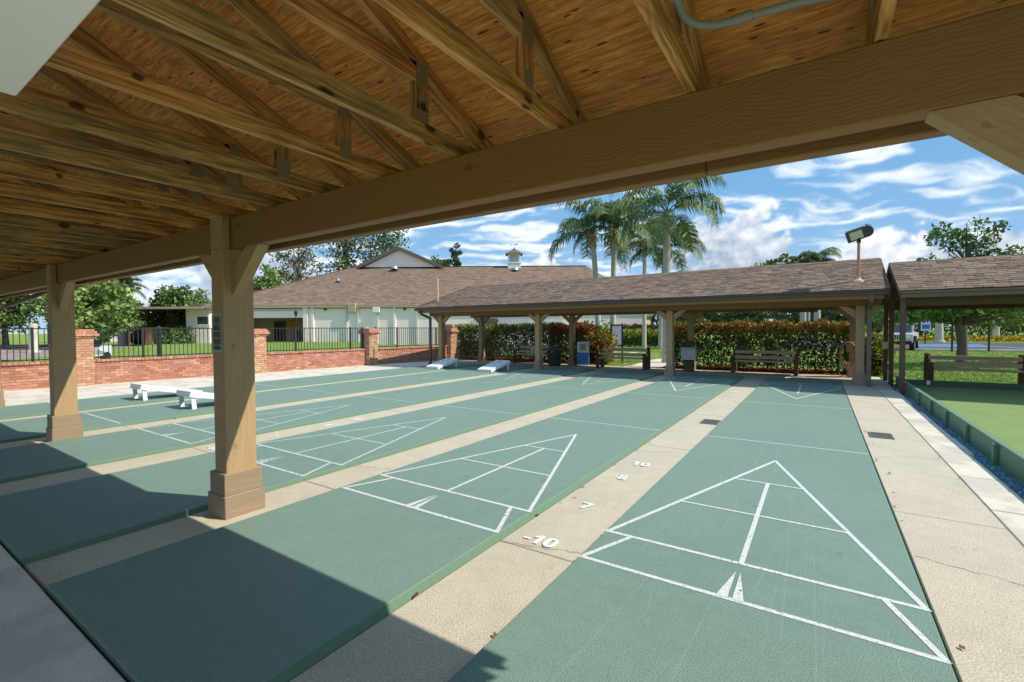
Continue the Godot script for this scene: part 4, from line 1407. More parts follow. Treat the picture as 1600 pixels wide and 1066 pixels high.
func build_clubhouse() -> void:
	var root := thing("clubhouse", "long white clubhouse with brown hipped roof, front gable and cupola", "building", K(-8, 0, 56))
	var mb := MB.new()
	# walls
	kspan(mb, -22.2, 14.0, -0.2, 4.0, 50.12, 50.5)
	kspan(mb, -33.4, -31.0, -0.2, 3.75, 47.8, 50.0)
	kspan(mb, -31.0, -27.8, 3.0, 3.75, 50.6, 51.2)
	kspan(mb, -33.4, -33.1, -0.2, 3.75, 50.0, 70.0)
	kspan(mb, 13.7, 14.0, -0.2, 3.9, 51, 75)
	kspan(mb, -33.4, 14.0, -0.2, 3.9, 75, 75.3)
	obj("wall", mb, M.white_wall, root, true)
	mb = MB.new()
	kspan(mb, -31.0, -21.9, 2.85, 3.55, 50.08, 50.9)
	obj("porch_beam", mb, M.white_wall, root, true)
	mb = MB.new()
	kspan(mb, -31.0, -21.9, 3.551, 3.98, 50.14, 50.8)
	obj("porch_frieze", mb, M.grey_white, root, true)
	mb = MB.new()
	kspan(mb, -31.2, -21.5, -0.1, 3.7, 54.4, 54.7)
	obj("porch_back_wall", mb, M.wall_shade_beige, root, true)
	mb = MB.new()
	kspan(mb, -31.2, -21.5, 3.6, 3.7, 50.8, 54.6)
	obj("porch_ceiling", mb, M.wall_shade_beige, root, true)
	for q in [[-22.15, 0.5], [-21.4, 0.28], [-14.6, 0.30], [-12.6, 0.25]]:
		mb = MB.new()
		kspan(mb, q[0] - q[1] * 0.5, q[0] + q[1] * 0.5, -0.1, 4.0, 49.98, 50.14, 0.02)
		obj("pilaster", mb, M.white_wall, root, true)
	var dr := holder("door", root)
	mb = MB.new()
	kspan(mb, -27.6, -26.5, 0.0, 2.45, 54.32, 54.41)
	obj("door_leaf", mb, M.dark, dr).position = -root.position
	mb = MB.new()
	kspan(mb, -27.7, -26.4, 2.45, 2.6, 54.30, 54.41)
	kspan(mb, -27.75, -27.6, 0.0, 2.6, 54.30, 54.41)
	kspan(mb, -26.5, -26.35, 0.0, 2.6, 54.30, 54.41)
	obj("door_frame", mb, M.bench_post, dr).position = -root.position
	mb = MB.new()
	kspan(mb, -26.15, -25.1, 1.5, 2.7, 54.33, 54.41)
	obj("notice_poster", mb, M.poster, root, true)
	# window in the left wing
	var wn := holder("window", root)
	mb = MB.new()
	kspan(mb, -32.2, -31.1, 2.15, 2.95, 47.75, 47.82)
	obj("pane", mb, M.car_glass, wn).position = -root.position
	mb = MB.new()
	for q in [[-32.3, -31.0, 2.95, 3.05], [-32.3, -31.0, 2.05, 2.15], [-32.3, -32.2, 2.15, 2.95], [-31.1, -31.0, 2.15, 2.95]]:
		kspan(mb, q[0], q[1], q[2], q[3], 47.72, 47.82)
	obj("frame", mb, M.white_paint, wn).position = -root.position
	# wall boxes and pipes
	mb = MB.new()
	kspan(mb, -17.5, -16.65, 3.4, 4.35, 49.7, 50.5, 0.03)
	obj("scupper_box", mb, M.tan_stucco, root, true)
	mb = MB.new()
	kspan(mb, -14.85, -14.1, 3.35, 3.88, 49.7, 50.1, 0.03)
	obj("wall_box", mb, M.white_paint, root, true)
	for q in [-17.75, -16.5, -14.45, -10.2]:
		mb = MB.new()
		kspan(mb, q - 0.09, q + 0.09, 0.0, 3.9, 49.95, 50.11)
		obj("drain_pipe", mb, M.grey_white, root, true)
	for q in [-20.0, -11.5]:
		mb = MB.new()
		kspan(mb, q - 0.12, q + 0.12, 3.62, 3.8, 49.9, 50.11, 0.02)
		obj("wall_lamp", mb, M.dark, root, true)
	# roof planes
	var ey := 4.12
	var ry := 10.05
	mb = MB.new()
	var A := K(-33.6, ey, 49.9)
	var Bq := K(15.0, ey, 49.9)
	var Cq := K(10.2, ry, 64)
	var Dq := K(-21.6, ry, 64)
	mb.prism([A, Bq, Cq, Dq], Vector3(0, -0.12, 0))
	mb.prism([A, Dq, K(-21.6, ry, 70), K(-33.6, ey, 76)], Vector3(0, -0.12, 0))
	mb.prism([Bq, Cq, K(15.0, ey, 78)], Vector3(0, -0.12, 0))
	mb.prism([K(-33.6, ey, 78), K(15.0, ey, 78), Cq, Dq], Vector3(0, -0.12, 0))
	obj("roof", mb, M.gutter_light, root, true)
	var cols := [Color(0.27, 0.195, 0.143), Color(0.235, 0.165, 0.12), Color(0.30, 0.215, 0.158), Color(0.26, 0.20, 0.15), Color(0.205, 0.147, 0.11)]
	var up := Vector3(0, 0.01, 0)
	roof_plane(root, "front_shingles", A + up, Bq + up, Cq + up, Dq + up, cols, 0.30, 0.55)
	roof_plane(root, "left_hip_shingles", A + up, K(-33.6, ey, 76) + up, K(-21.6, ry, 70) + up, Dq + up, cols, 0.4, 0.7)
	roof_plane(root, "right_hip_shingles", Bq + up, K(15.0, ey, 78) + up, Cq + up, Cq + up, cols, 0.4, 0.7)
	mb = MB.new()
	kspan(mb, -33.7, 15.1, ey - 0.22, ey - 0.02, 49.85, 49.99)
	obj("gutter", mb, M.tan_stucco, root, true)
	mb = MB.new()
	kspan(mb, -33.5, 14.9, ey - 0.30, ey - 0.24, 49.99, 50.2)
	obj("soffit", mb, M.gutter_light, root, true)
	mb = MB.new()
	mb.col = Color(0.19, 0.135, 0.10)
	for pr in [[Dq, Cq], [A, Dq]]:
		mb.bar(pr[0] + Vector3(0, 0.05, 0), pr[1] + Vector3(0, 0.05, 0), 0.35, 0.06)
	mb.col = Color(0.19, 0.135, 0.10)
	obj("ridge_caps", mb, M.shingle, root, true)
	# dutch gable with lap siding
	var gl := -20.9
	var gr := -9.2
	var gm := -15.3
	var gy := 10.0
	var gp := 12.62
	var nb := 12
	for i in nb:
		var t0 := i / float(nb)
		var t1 := (i + 1) / float(nb)
		mb = MB.new()
		mb.prism([K(lerpf(gl + 0.9, gm, t0), lerpf(gy, gp - 0.3, t0), 63.4 - 0.03), K(lerpf(gr - 0.9, gm, t0), lerpf(gy, gp - 0.3, t0), 63.4 - 0.03), K(lerpf(gr - 0.9, gm, t1) , lerpf(gy, gp - 0.3, t1), 63.4), K(lerpf(gl + 0.9, gm, t1) - 0.0, lerpf(gy, gp - 0.3, t1), 63.4)], K(0, 0, 0.1) - K(0, 0, 0))
		obj("siding_board", mb, M.white_wall, root, true)
	mb = MB.new()
	var ext := K(0, 0, 14) - K(0, 0, 0)
	for s in [gl, gr]:
		mb.col = Color(0.20, 0.14, 0.105)
		mb.prism([K(s, gy - 0.05, 63.0), K(gm, gp, 63.0), K(gm, gp - 0.22, 63.0), K(s + (0.3 if s == gl else -0.3), gy - 0.25, 63.0)], ext)
	obj("gable_roof", mb, M.shingle, root, true)
	mb = MB.new()
	for s in [gl, gr]:
		mb.bar(K(s, gy - 0.12, 62.97), K(gm, gp - 0.1, 62.97), 0.06, 0.42)
	obj("rake_board", mb, M.gutter_light, root, true)
	# cupola
	var cu := holder("cupola", root)
	cu.position = K(0.35, 0, 64) - root.position
	cu.rotation.y = 0.584
	mb = MB.new()
	mb.box(Vector3(0, 9.9, 0), Vector3(1.75, 1.0, 1.75), 0.03)
	mb.box(Vector3(0, 10.45, 0), Vector3(1.9, 0.10, 1.9), 0.02)
	for sx in [-1, 1]:
		for sz in [-1, 1]:
			mb.box(Vector3(sx * 0.74, 11.05, sz * 0.74), Vector3(0.22, 1.15, 0.22), 0.02)
	mb.box(Vector3(0, 11.6, 0), Vector3(1.75, 0.16, 1.75), 0.02)
	mb.box(Vector3(0, 11.05, 0), Vector3(1.3, 1.1, 1.3))
	obj("cupola_body", mb, M.white_paint, cu)
	mb = MB.new()
	for s in 4:
		var B := Basis(Vector3.UP, s * PI / 2)
		for i in 7:
			mb = MB.new()
			mb.box(B * Vector3(0, 10.68 + i * 0.13, 0.69), Vector3(1.1, 0.10, 0.03), 0.0, B * Basis(Vector3.RIGHT, -0.5))
			obj("louvre", mb, M.grey_white, cu)
	mb = MB.new()
	mb.col = Color(0.20, 0.14, 0.105)
	for s in 4:
		var B := Basis(Vector3.UP, s * PI / 2)
		mb.quad(B * Vector3(-1.15, 11.66, 1.15), B * Vector3(1.15, 11.66, 1.15), B * Vector3(0.32, 12.25, 0.32), B * Vector3(-0.32, 12.25, 0.32), B * Vector3(0, 1, 1))
		mb.quad(B * Vector3(-0.32, 12.25, 0.32), B * Vector3(0.32, 12.25, 0.32), B * Vector3(0.0, 12.62, 0.0), B * Vector3(0, 12.62, 0), B * Vector3(0, 1, 1))
	mb.box(Vector3(0, 11.65, 0), Vector3(2.28, 0.02, 2.28))
	obj("cupola_roof", mb, M.shingle, cu)
	mb = MB.new()
	mb.tube([Vector3(0, 12.5, 0), Vector3(0, 13.25, 0)], 0.025, 6)
	mb.box(Vector3(0, 13.0, 0), Vector3(0.7, 0.03, 0.03))
	mb.prism([Vector3(0.1, 13.05, 0), Vector3(0.45, 13.2, 0), Vector3(0.5, 13.0, 0)], Vector3(0, 0, 0.02))
	mb.prism([Vector3(-0.4, 12.92, 0), Vector3(-0.2, 13.0, 0), Vector3(-0.4, 13.1, 0)], Vector3(0, 0, 0.02))
	obj("weathervane", mb, M.dark, cu)
	# roof vents
	for q in [[-15.6, 9.45, 62.2, 0.45], [0.45, 9.15, 62.0, 0.45], [-21.4, 7.4, 57.6, 0.2]]:
		var v := holder("roof_vent", root)
		v.position = K(q[0], q[1], q[2]) - root.position
		mb = MB.new()
		mb.lathe(Vector3.ZERO, [Vector2(q[3] * 0.8, -0.4), Vector2(q[3] * 0.8, 0.15), Vector2(q[3] * 1.15, 0.16), Vector2(q[3] * 0.9, 0.45), Vector2(0, 0.55)], 14)
		obj("vent_hood", mb, M.steel, v)
		mb = MB.new()
		mb.lathe(Vector3.ZERO, [Vector2(q[3] * 0.9, -0.25), Vector2(q[3] * 0.9, 0.12)], 14)
		obj("vent_throat", mb, M.dark, v)
	# porch chairs
	for q in [[-24.7, 53.2], [-23.7, 53.0]]:
		var c := thing("porch_chair", "dark chair standing on the shaded clubhouse porch, %s" % ("left" if q[0] < -24 else "right"), "chair", K(q[0], 0.25, q[1]), 0.584, "dark chairs on the porch")
		mb = MB.new()
		mb.box(Vector3(0, 0.45, 0), Vector3(0.6, 0.06, 0.6), 0.01)
		obj("seat", mb, M.dark, c)
		mb = MB.new()
		mb.box(Vector3(0, 0.85, -0.28), Vector3(0.6, 0.7, 0.05), 0.01)
		obj("backrest", mb, M.dark, c)
		for sx in [-1, 1]:
			for sz in [-1, 1]:
				mb = MB.new()
				mb.box(Vector3(sx * 0.27, 0.22, sz * 0.27), Vector3(0.05, 0.44, 0.05))
				obj("leg", mb, M.dark, c)
	# street lamp on the clubhouse lawn
	var lp := thing("lamp_post", "slim black lamp post on the lawn before the clubhouse porch", "lamp post", K(-22.5, 0.1, 48.6))
	mb = MB.new()
	mb.tube([Vector3(0, 0, 0), Vector3(0, 0.6, 0), Vector3(0, 0.65, 0), Vector3(0, 2.9, 0)], [0.09, 0.08, 0.05, 0.045], 8)
	obj("post", mb, M.iron, lp)
	mb = MB.new()
	mb.lathe(Vector3(0, 2.9, 0), [Vector2(0.06, 0), Vector2(0.14, 0.06), Vector2(0.19, 0.36), Vector2(0.22, 0.38), Vector2(0.08, 0.55), Vector2(0.0, 0.66)], 8)
	obj("lantern", mb, M.iron, lp)
	# far tan roofed building seen between the shelter posts
	var tb := thing("far_house", "low tan house with a flat brown roof edge far behind the palms", "house", V(-20, 0, 55))
	mb = MB.new()
	mb.span(-23.0, -17.0, 3.0, 3.5, 53.5, 60.0)
	obj("roof", mb, M.gutter_light, tb, true)
	mb = MB.new()
	mb.span(-22.6, -17.4, -0.1, 3.0, 54.2, 59.6)
	obj("wall", mb, M.tan_stucco, tb, true)

func utility_cart(label: String, at: Vector3, turn: float, body: Material) -> void:
	var g := thing("utility_cart", label, "cart", at, turn, "parked carts behind the fence")
	var mb := MB.new()
	mb.prism([Vector3(-0.55, 0.28, -1.1), Vector3(-0.55, 0.28, 1.1), Vector3(-0.55, 0.62, 1.15), Vector3(-0.55, 0.92, 0.75), Vector3(-0.55, 0.40, 0.55), Vector3(-0.55, 0.40, -0.1), Vector3(-0.55, 0.7, -0.15), Vector3(-0.55, 0.78, -1.1)], Vector3(1.1, 0, 0))
	obj("body", mb, body, g)
	mb = MB.new()
	mb.box(Vector3(0, 0.78, -0.35), Vector3(0.9, 0.10, 0.45), 0.04)
	mb.box(Vector3(0, 0.95, -0.62), Vector3(0.9, 0.24, 0.08), 0.03)
	obj("seat", mb, M.rubber, g)
	for sx in [-1, 1]:
		for z in [-0.75, 0.8]:
			mb = MB.new()
			mb.tube([Vector3(sx * 0.40, 0.23, z), Vector3(sx * 0.60, 0.23, z)], 0.23, 14)
			obj("wheel", mb, M.rubber, g)

func car(label: String, at: Vector3, turn: float, paint: Material) -> Node3D:
	# a tall square off-roader, nose towards +z
	var g := thing("parked_car", label, "car", at, turn)
	var mb := MB.new()
	var prof := [Vector3(-0.92, 0.55, 2.15), Vector3(-0.92, 1.12, 2.15), Vector3(-0.92, 1.20, 0.95), Vector3(-0.92, 1.24, -2.2), Vector3(-0.92, 0.55, -2.25)]
	mb.prism(prof, Vector3(1.84, 0, 0))
	obj("body", mb, paint, g)
	mb = MB.new()
	mb.prism([Vector3(-0.84, 1.22, 0.95), Vector3(-0.80, 1.86, 0.62), Vector3(-0.80, 1.88, -2.1), Vector3(-0.84, 1.22, -2.18)], Vector3(1.66, 0, 0))
	obj("cabin", mb, paint, g)
	mb = MB.new()
	mb.quad(Vector3(-0.76, 1.27, 0.965), Vector3(0.76, 1.27, 0.965), Vector3(0.72, 1.80, 0.69), Vector3(-0.72, 1.80, 0.69), Vector3(0, 0.4, 1))
	obj("windscreen", mb, M.car_glass, g)
	for sx in [-1, 1]:
		for q in [[0.45, -0.55], [-0.65, -1.9]]:
			mb = MB.new()
			mb.quad(Vector3(sx * 0.862, 1.30, q[0]), Vector3(sx * 0.862, 1.30, q[1]), Vector3(sx * 0.862, 1.76, q[1]), Vector3(sx * 0.862, 1.76, q[0] - 0.1), Vector3(sx, 0, 0))
			obj("side_window", mb, M.car_glass, g)
		mb = MB.new()
		mb.lathe(Vector3.ZERO, [Vector2(0.0, 0.02), Vector2(0.08, 0.012), Vector2(0.11, 0.0)], 12)
		var o := obj("headlight", mb, M.lens_rim, g)
		o.position = Vector3(sx * 0.66, 0.93, 2.15)
		o.rotation.x = PI / 2
		mb = MB.new()
		mb.box(Vector3(sx * 1.04, 1.35, 0.75), Vector3(0.2, 0.2, 0.1), 0.03)
		obj("mirror", mb, M.dark, g)
		mb = MB.new()
		mb.prism([Vector3(sx * 0.90, 0.6, 1.95), Vector3(sx * 0.90, 1.0, 1.75), Vector3(sx * 0.90, 1.0, 1.1), Vector3(sx * 0.90, 0.6, 0.9)], Vector3(sx * 0.16, 0, 0))
		obj("fender", mb, M.dark, g)
		for z in [1.42, -1.45]:
			var w := holder("wheel", g)
			w.position = Vector3(sx * 0.84, 0.40, z)
			mb = MB.new()
			mb.tube([Vector3(-0.13, 0, 0), Vector3(0.13, 0, 0)], 0.40, 20)
			obj("tyre", mb, M.rubber, w)
			mb = MB.new()
			mb.tube([Vector3(-0.135, 0, 0), Vector3(0.135, 0, 0)], 0.22, 14)
			obj("rim", mb, M.steel, w)
	mb = MB.new()
	for i in 7:
		mb.box(Vector3(-0.36 + i * 0.12, 0.92, 2.152), Vector3(0.07, 0.30, 0.02), 0.008)
	obj("grille", mb, M.dark, g)
	mb = MB.new()
	mb.box(Vector3(0, 0.55, 2.28), Vector3(1.75, 0.24, 0.22), 0.03)
	obj("bumper", mb, M.dark, g)
	mb = MB.new()
	mb.box(Vector3(0, 1.93, 0.2), Vector3(1.1, 0.07, 0.06), 0.01)
	mb.box(Vector3(0, 1.93, -1.2), Vector3(1.3, 0.06, 0.06), 0.01)
	obj("roof_rack", mb, M.dark, g)
	return g

# ---------------------------------------------------------------- backgrounds
func build_left_background() -> void:
	var cp := thing("flat_canopy", "wide flat brown canopy on thin dark posts left of the clubhouse", "canopy", K(-35, 0, 50))
	var mb := MB.new()
	mb.prism([K(-39.8, 3.72, 46), K(-30.4, 3.72, 46), K(-32.0, 3.60, 68), K(-42.5, 3.66, 49.5)], Vector3(0, 0.06, 0))
	obj("roof_sheet", mb, M.gutter_light, cp, true)
	mb = MB.new()
	mb.bar(K(-39.8, 3.78, 45.95), K(-30.4, 3.78, 45.95), 0.06, 0.22)
	obj("fascia", mb, M.tan_stucco, cp, true)
	for q in [[-38.1, 46.4], [-39.2, 50.2], [-40.0, 54.0], [-40.6, 58.2]]:
		mb = MB.new()
		mb.bar(K(q[0], -0.1, q[1]), K(q[0], 3.66, q[1]), 0.13, 0.13, 0.0, Vector3.FORWARD)
		obj("post", mb, M.bench_post, cp, true)
	utility_cart("white open cart with dark seat beside the middle column's pillar", V(-29.0, 0.0, 4.7), 0.7, M.car_white)
	utility_cart("white open cart parked under the flat canopy", K(-41.0, 0, 61), 1.2, M.car_white)
	var bl := thing("bollard_lamp", "black bollard lamp standing behind the iron fence", "bollard", V(-29.6, -0.08, 8.1))
	mb = MB.new()
	mb.tube([Vector3.ZERO, Vector3(0, 1.35, 0)], 0.11, 10)
	obj("post", mb, M.iron, bl)
	mb = MB.new()
	mb.lathe(Vector3(0, 1.35, 0), [Vector2(0.13, 0), Vector2(0.16, 0.1), Vector2(0.16, 0.35), Vector2(0.2, 0.37), Vector2(0.05, 0.5), Vector2(0, 0.55)], 10)
	obj("lantern", mb, M.iron, bl)
	pillar(K(-36.2, 0, 46.8), 0.5, 2.0, "small terracotta brick post under the flat canopy", 0.7)
	var dw := thing("garden_wall", "long pale wall beyond the drive under the canopy", "wall", K(-42, 0, 76))
	mb = MB.new()
	mb.bar(K(-62, 0.6, 72), K(-36, 0.6, 80), 0.25, 1.5)
	obj("wall_face", mb, M.white_wall, dw, true)
	mb = MB.new()
	mb.bar(K(-62, 1.4, 72), K(-36, 1.4, 80), 0.4, 0.12)
	obj("coping", mb, M.tan_stucco, dw, true)

func build_right_background() -> void:
	car("white square off-roader facing us on the car park behind brown posts", V(6.1, -0.12, 40.8), -0.2, M.car_white)
	for q in [[14.5, 80.0, "thick pale concrete lamp base between the hedges behind the car park"], [21.3, 94.0, "far pale concrete lamp base right of the tree trunk"]]:
		pass
	for q in [[11.6, 61.8, 0.31, 2.0, "thick pale concrete pillar left of the tree trunk, beyond the bay"], [17.4, 69.0, 0.27, 2.2, "pale concrete pillar right of the tree trunk, before the far hedge"], [-47.0, 6.4, 0.24, 2.2, "grey concrete pillar behind the fence at the left picture edge"]]:
		var p := thing("concrete_pillar", q[4], "pillar", V(q[0], -0.1, q[1]), 0.0, "pale concrete pillars")
		var mb := MB.new()
		mb.tube([Vector3.ZERO, Vector3(0, q[3], 0)], [q[2] * 1.15, q[2]], 14)
		obj("shaft", mb, M.apron_concrete, p)
		mb = MB.new()
		mb.lathe(Vector3.ZERO, [Vector2(q[2] * 1.6, 0), Vector2(q[2] * 1.5, 0.2), Vector2(q[2] * 1.1, 0.22)], 14)
		obj("footing", mb, M.apron_concrete, p)
	for q in [[8.45, 38.0, "thin black post on the lawn left of the tree trunk"], [10.35, 38.9, "thin black post on the lawn right of the tree trunk"]]:
		var p := thing("lawn_post", q[2], "post", V(q[0], -0.1, q[1]), 0.0, "thin black posts at the lawn edge")
		var mb := MB.new()
		mb.tube([Vector3.ZERO, Vector3(0, 2.3, 0)], 0.055, 8)
		obj("shaft", mb, M.iron, p)
		mb = MB.new()
		mb.lathe(Vector3(0, 2.3, 0), [Vector2(0.09, 0), Vector2(0.11, 0.2), Vector2(0.13, 0.22), Vector2(0, 0.34)], 8)
		obj("cap", mb, M.iron, p)
	var hs := thing("parking_sign", "blue and white parking sign on a dark post beyond the painted bay", "sign", V(9.7, -0.1, 56.0), 0.25)
	var mb := MB.new()
	mb.tube([Vector3.ZERO, Vector3(0, 2.6, 0)], 0.05, 6)
	obj("post", mb, M.iron, hs)
	mb = MB.new()
	mb.box(Vector3(0, 1.75, 0.06), Vector3(0.75, 1.0, 0.02))
	obj("panel", mb, M.white_paint, hs)
	mb = MB.new()
	mb.box(Vector3(0, 1.62, 0.075), Vector3(0.6, 0.42, 0.012))
	obj("blue_field", mb, M.blue_paint, hs)
	var sl := thing("street_lamp", "curved street lamp arm just above the far shelter ridge", "street lamp", V(0.4, -0.1, 50.5))
	mb = MB.new()
	mb.tube([Vector3.ZERO, Vector3(0, 7.2, 0), Vector3(-0.5, 7.65, 0.2), Vector3(-1.2, 7.85, 0.4), Vector3(-2.1, 7.85, 0.7)], [0.12, 0.08, 0.06, 0.06, 0.05], 8)
	obj("mast", mb, M.grey_white, sl)
	mb = MB.new()
	mb.box(Vector3(-2.4, 7.85, 0.8), Vector3(0.7, 0.14, 0.3), 0.05, Basis(Vector3.UP, 0.3))
	obj("lamp_head", mb, M.grey_white, sl)
	# notice board
	var nb := thing("notice_board", "tall white notice board in a dark frame on two posts behind the open bench", "sign", V(-6.8, -0.1, 18.6), 0.45)
	for x in [-0.26, 0.26]:
		mb = MB.new()
		mb.box(Vector3(x, 0.92, 0), Vector3(0.07, 1.86, 0.07), 0.005)
		obj("post", mb, M.iron, nb)
	mb = MB.new()
	mb.box(Vector3(0, 1.28, 0.0), Vector3(0.44, 0.92, 0.03), 0.004)
	obj("panel", mb, M.white_paint, nb)
	mb = MB.new()
	mb.box(Vector3(0, 1.77, 0), Vector3(0.6, 0.06, 0.09), 0.005)
	mb.box(Vector3(0, 0.80, 0), Vector3(0.5, 0.05, 0.05), 0.005)
	obj("frame", mb, M.iron, nb)

# ---------------------------------------------------------------- furniture
func bench(label: String, at: Vector3, turn: float) -> Node3D:
	# seat looks towards +z (Godot), width along x
	var g := thing("timber_bench", label, "bench", at, turn, "timber benches with notched posts")
	for s in [-1.0, 1.0]:
		for q in [["back_post", -0.30, 0.83, 0.13], ["front_post", 0.18, 0.60, 0.12]]:
			var mb := MB.new()
			mb.off = Vector2(R(0, 5), R(0, 5))
			var h: float = q[2]
			var w: float = q[3]
			mb.box(Vector3(s * 0.93, (h - 0.10) * 0.5, q[1]), Vector3(w, h - 0.10, w), 0.012)
			mb.box(Vector3(s * 0.93, h - 0.09, q[1]), Vector3(w * 0.74, 0.05, w * 0.74), 0.006)
			mb.box(Vector3(s * 0.93, h - 0.035, q[1]), Vector3(w, 0.07, w), 0.02)
			obj(q[0], mb, M.bench_post, g)
	for q in [["back_plank", 0.72, -0.235, 0.115, 0.035], ["back_plank", 0.54, -0.225, 0.115, 0.035], ["seat_plank", 0.42, -0.11, 0.04, 0.14], ["seat_plank", 0.42, 0.05, 0.04, 0.14], ["seat_plank", 0.42, 0.20, 0.04, 0.13]]:
		var mb := MB.new()
		mb.off = Vector2(R(0, 5), R(0, 5))
		mb.box(Vector3(0, q[1], q[2]), Vector3(1.84 if q[0] == "back_plank" else 1.74, q[3], q[4]), 0.008)
		obj(q[0], mb, M.bench_plank, g)
	return g

func board(label: String, at: Vector3, turn: float) -> Node3D:
	# bean bag board: low end towards +z, high end at -z, origin under the middle
	var g := thing("bean_bag_board", label, "bean bag board", at, turn, "white bean bag toss boards")
	var tl := atan2(0.26, 1.20)
	var B := Basis(Vector3.RIGHT, tl)
	var c := Vector3(0, 0.205, 0)
	# top with a hole near the high end
	var mb := MB.new()
	var hz := -0.38
	var r := 0.078
	var n := 20
	var out := []
	for i in n:
		var a := TAU * i / n
		var dx := cos(a)
		var dz := sin(a)
		# outer square of half 0.2 round the hole
		var k := 0.2 / maxf(absf(dx), absf(dz))
		out.append([Vector3(dx * r, 0, hz + dz * r), Vector3(dx * k, 0, hz + dz * k)])
	for y in [0.009, -0.009]:
		for i in n:
			var p = out[i]
			var q = out[(i + 1) % n]
			mb.quad(c + B * (p[0] + Vector3(0, y, 0)), c + B * (q[0] + Vector3(0, y, 0)), c + B * (q[1] + Vector3(0, y, 0)), c + B * (p[1] + Vector3(0, y, 0)), B * Vector3(0, y, 0))
	for i in n:
		var p: Vector3 = out[i][0]
		var q: Vector3 = out[(i + 1) % n][0]
		mb.quad(c + B * (p + Vector3(0, 0.009, 0)), c + B * (q + Vector3(0, 0.009, 0)), c + B * (q - Vector3(0, 0.009, 0)), c + B * (p - Vector3(0, 0.009, 0)), B * (Vector3(0, 0, hz) - p))
	mb.box(c + B * Vector3(-0.2525, 0, hz), Vector3(0.105, 0.018, 0.4), 0.0, B)
	mb.box(c + B * Vector3(0.2525, 0, hz), Vector3(0.105, 0.018, 0.4), 0.0, B)
	mb.box(c + B * Vector3(0, 0, -0.595), Vector3(0.61, 0.018, 0.03), 0.0, B)
	mb.box(c + B * Vector3(0, 0, 0.215), Vector3(0.61, 0.018, 0.79), 0.0, B)
	obj("deck", mb, M.white_paint, g)
	for s in [-1.0, 1.0]:
		mb = MB.new()
		mb.box(c + B * Vector3(s * 0.293, -0.052, 0), Vector3(0.022, 0.085, 1.22), 0.003, B)
		obj("side_rail", mb, M.white_paint, g)
		mb = MB.new()
		mb.box(Vector3(s * 0.262, 0.135, -0.53), Vector3(0.03, 0.28, 0.08), 0.003, Basis(Vector3.RIGHT, -0.08))
		obj("leg", mb, M.white_paint, g)
		mb = MB.new()
		mb.lathe(Vector3.ZERO, [Vector2(0.0, 0.006), Vector2(0.009, 0.004), Vector2(0.011, 0.0)], 8)
		var o := obj("bolt", mb, M.steel, g)
		o.position = c + B * Vector3(s * 0.304, -0.05, -0.53)
		o.rotation.z = -s * PI / 2
	for z in [-0.60, 0.60]:
		mb = MB.new()
		mb.box(c + B * Vector3(0, -0.052, z), Vector3(0.562, 0.085, 0.02), 0.003, B)
		obj("end_rail", mb, M.white_paint, g)
	mb = MB.new()
	mb.box(c + B * Vector3(-0.10, 0.0105, 0.1), Vector3(0.035, 0.003, 0.95), 0.0, B)
	mb.box(c + B * Vector3(0.10, 0.0105, 0.1), Vector3(0.035, 0.003, 0.95), 0.0, B)
	obj("painted_stripe", mb, M.grey_white, g)
	return g

func drain(label: String, at: Vector3, turn: float) -> void:
	var g := thing("drain_grate", label, "drain grate", at, turn, "iron drain grates in the concrete")
	var mb := MB.new()
	mb.box(Vector3(0, 0.001, 0), Vector3(0.26, 0.006, 0.36))
	obj("drain_pit", mb, M.dark, g)
	mb = MB.new()
	for s in [-1.0, 1.0]:
		mb.box(Vector3(s * 0.125, 0.006, 0), Vector3(0.016, 0.012, 0.37), 0.002)
		mb.box(Vector3(0, 0.0065, s * 0.177), Vector3(0.24, 0.012, 0.016), 0.002)
	obj("grate_frame", mb, M.hose_dark, g)
	for i in 9:
		mb = MB.new()
		mb.box(Vector3(0, 0.006, -0.15 + i * 0.0375), Vector3(0.236, 0.010, 0.014), 0.002)
		obj("grate_bar", mb, M.hose_dark, g)

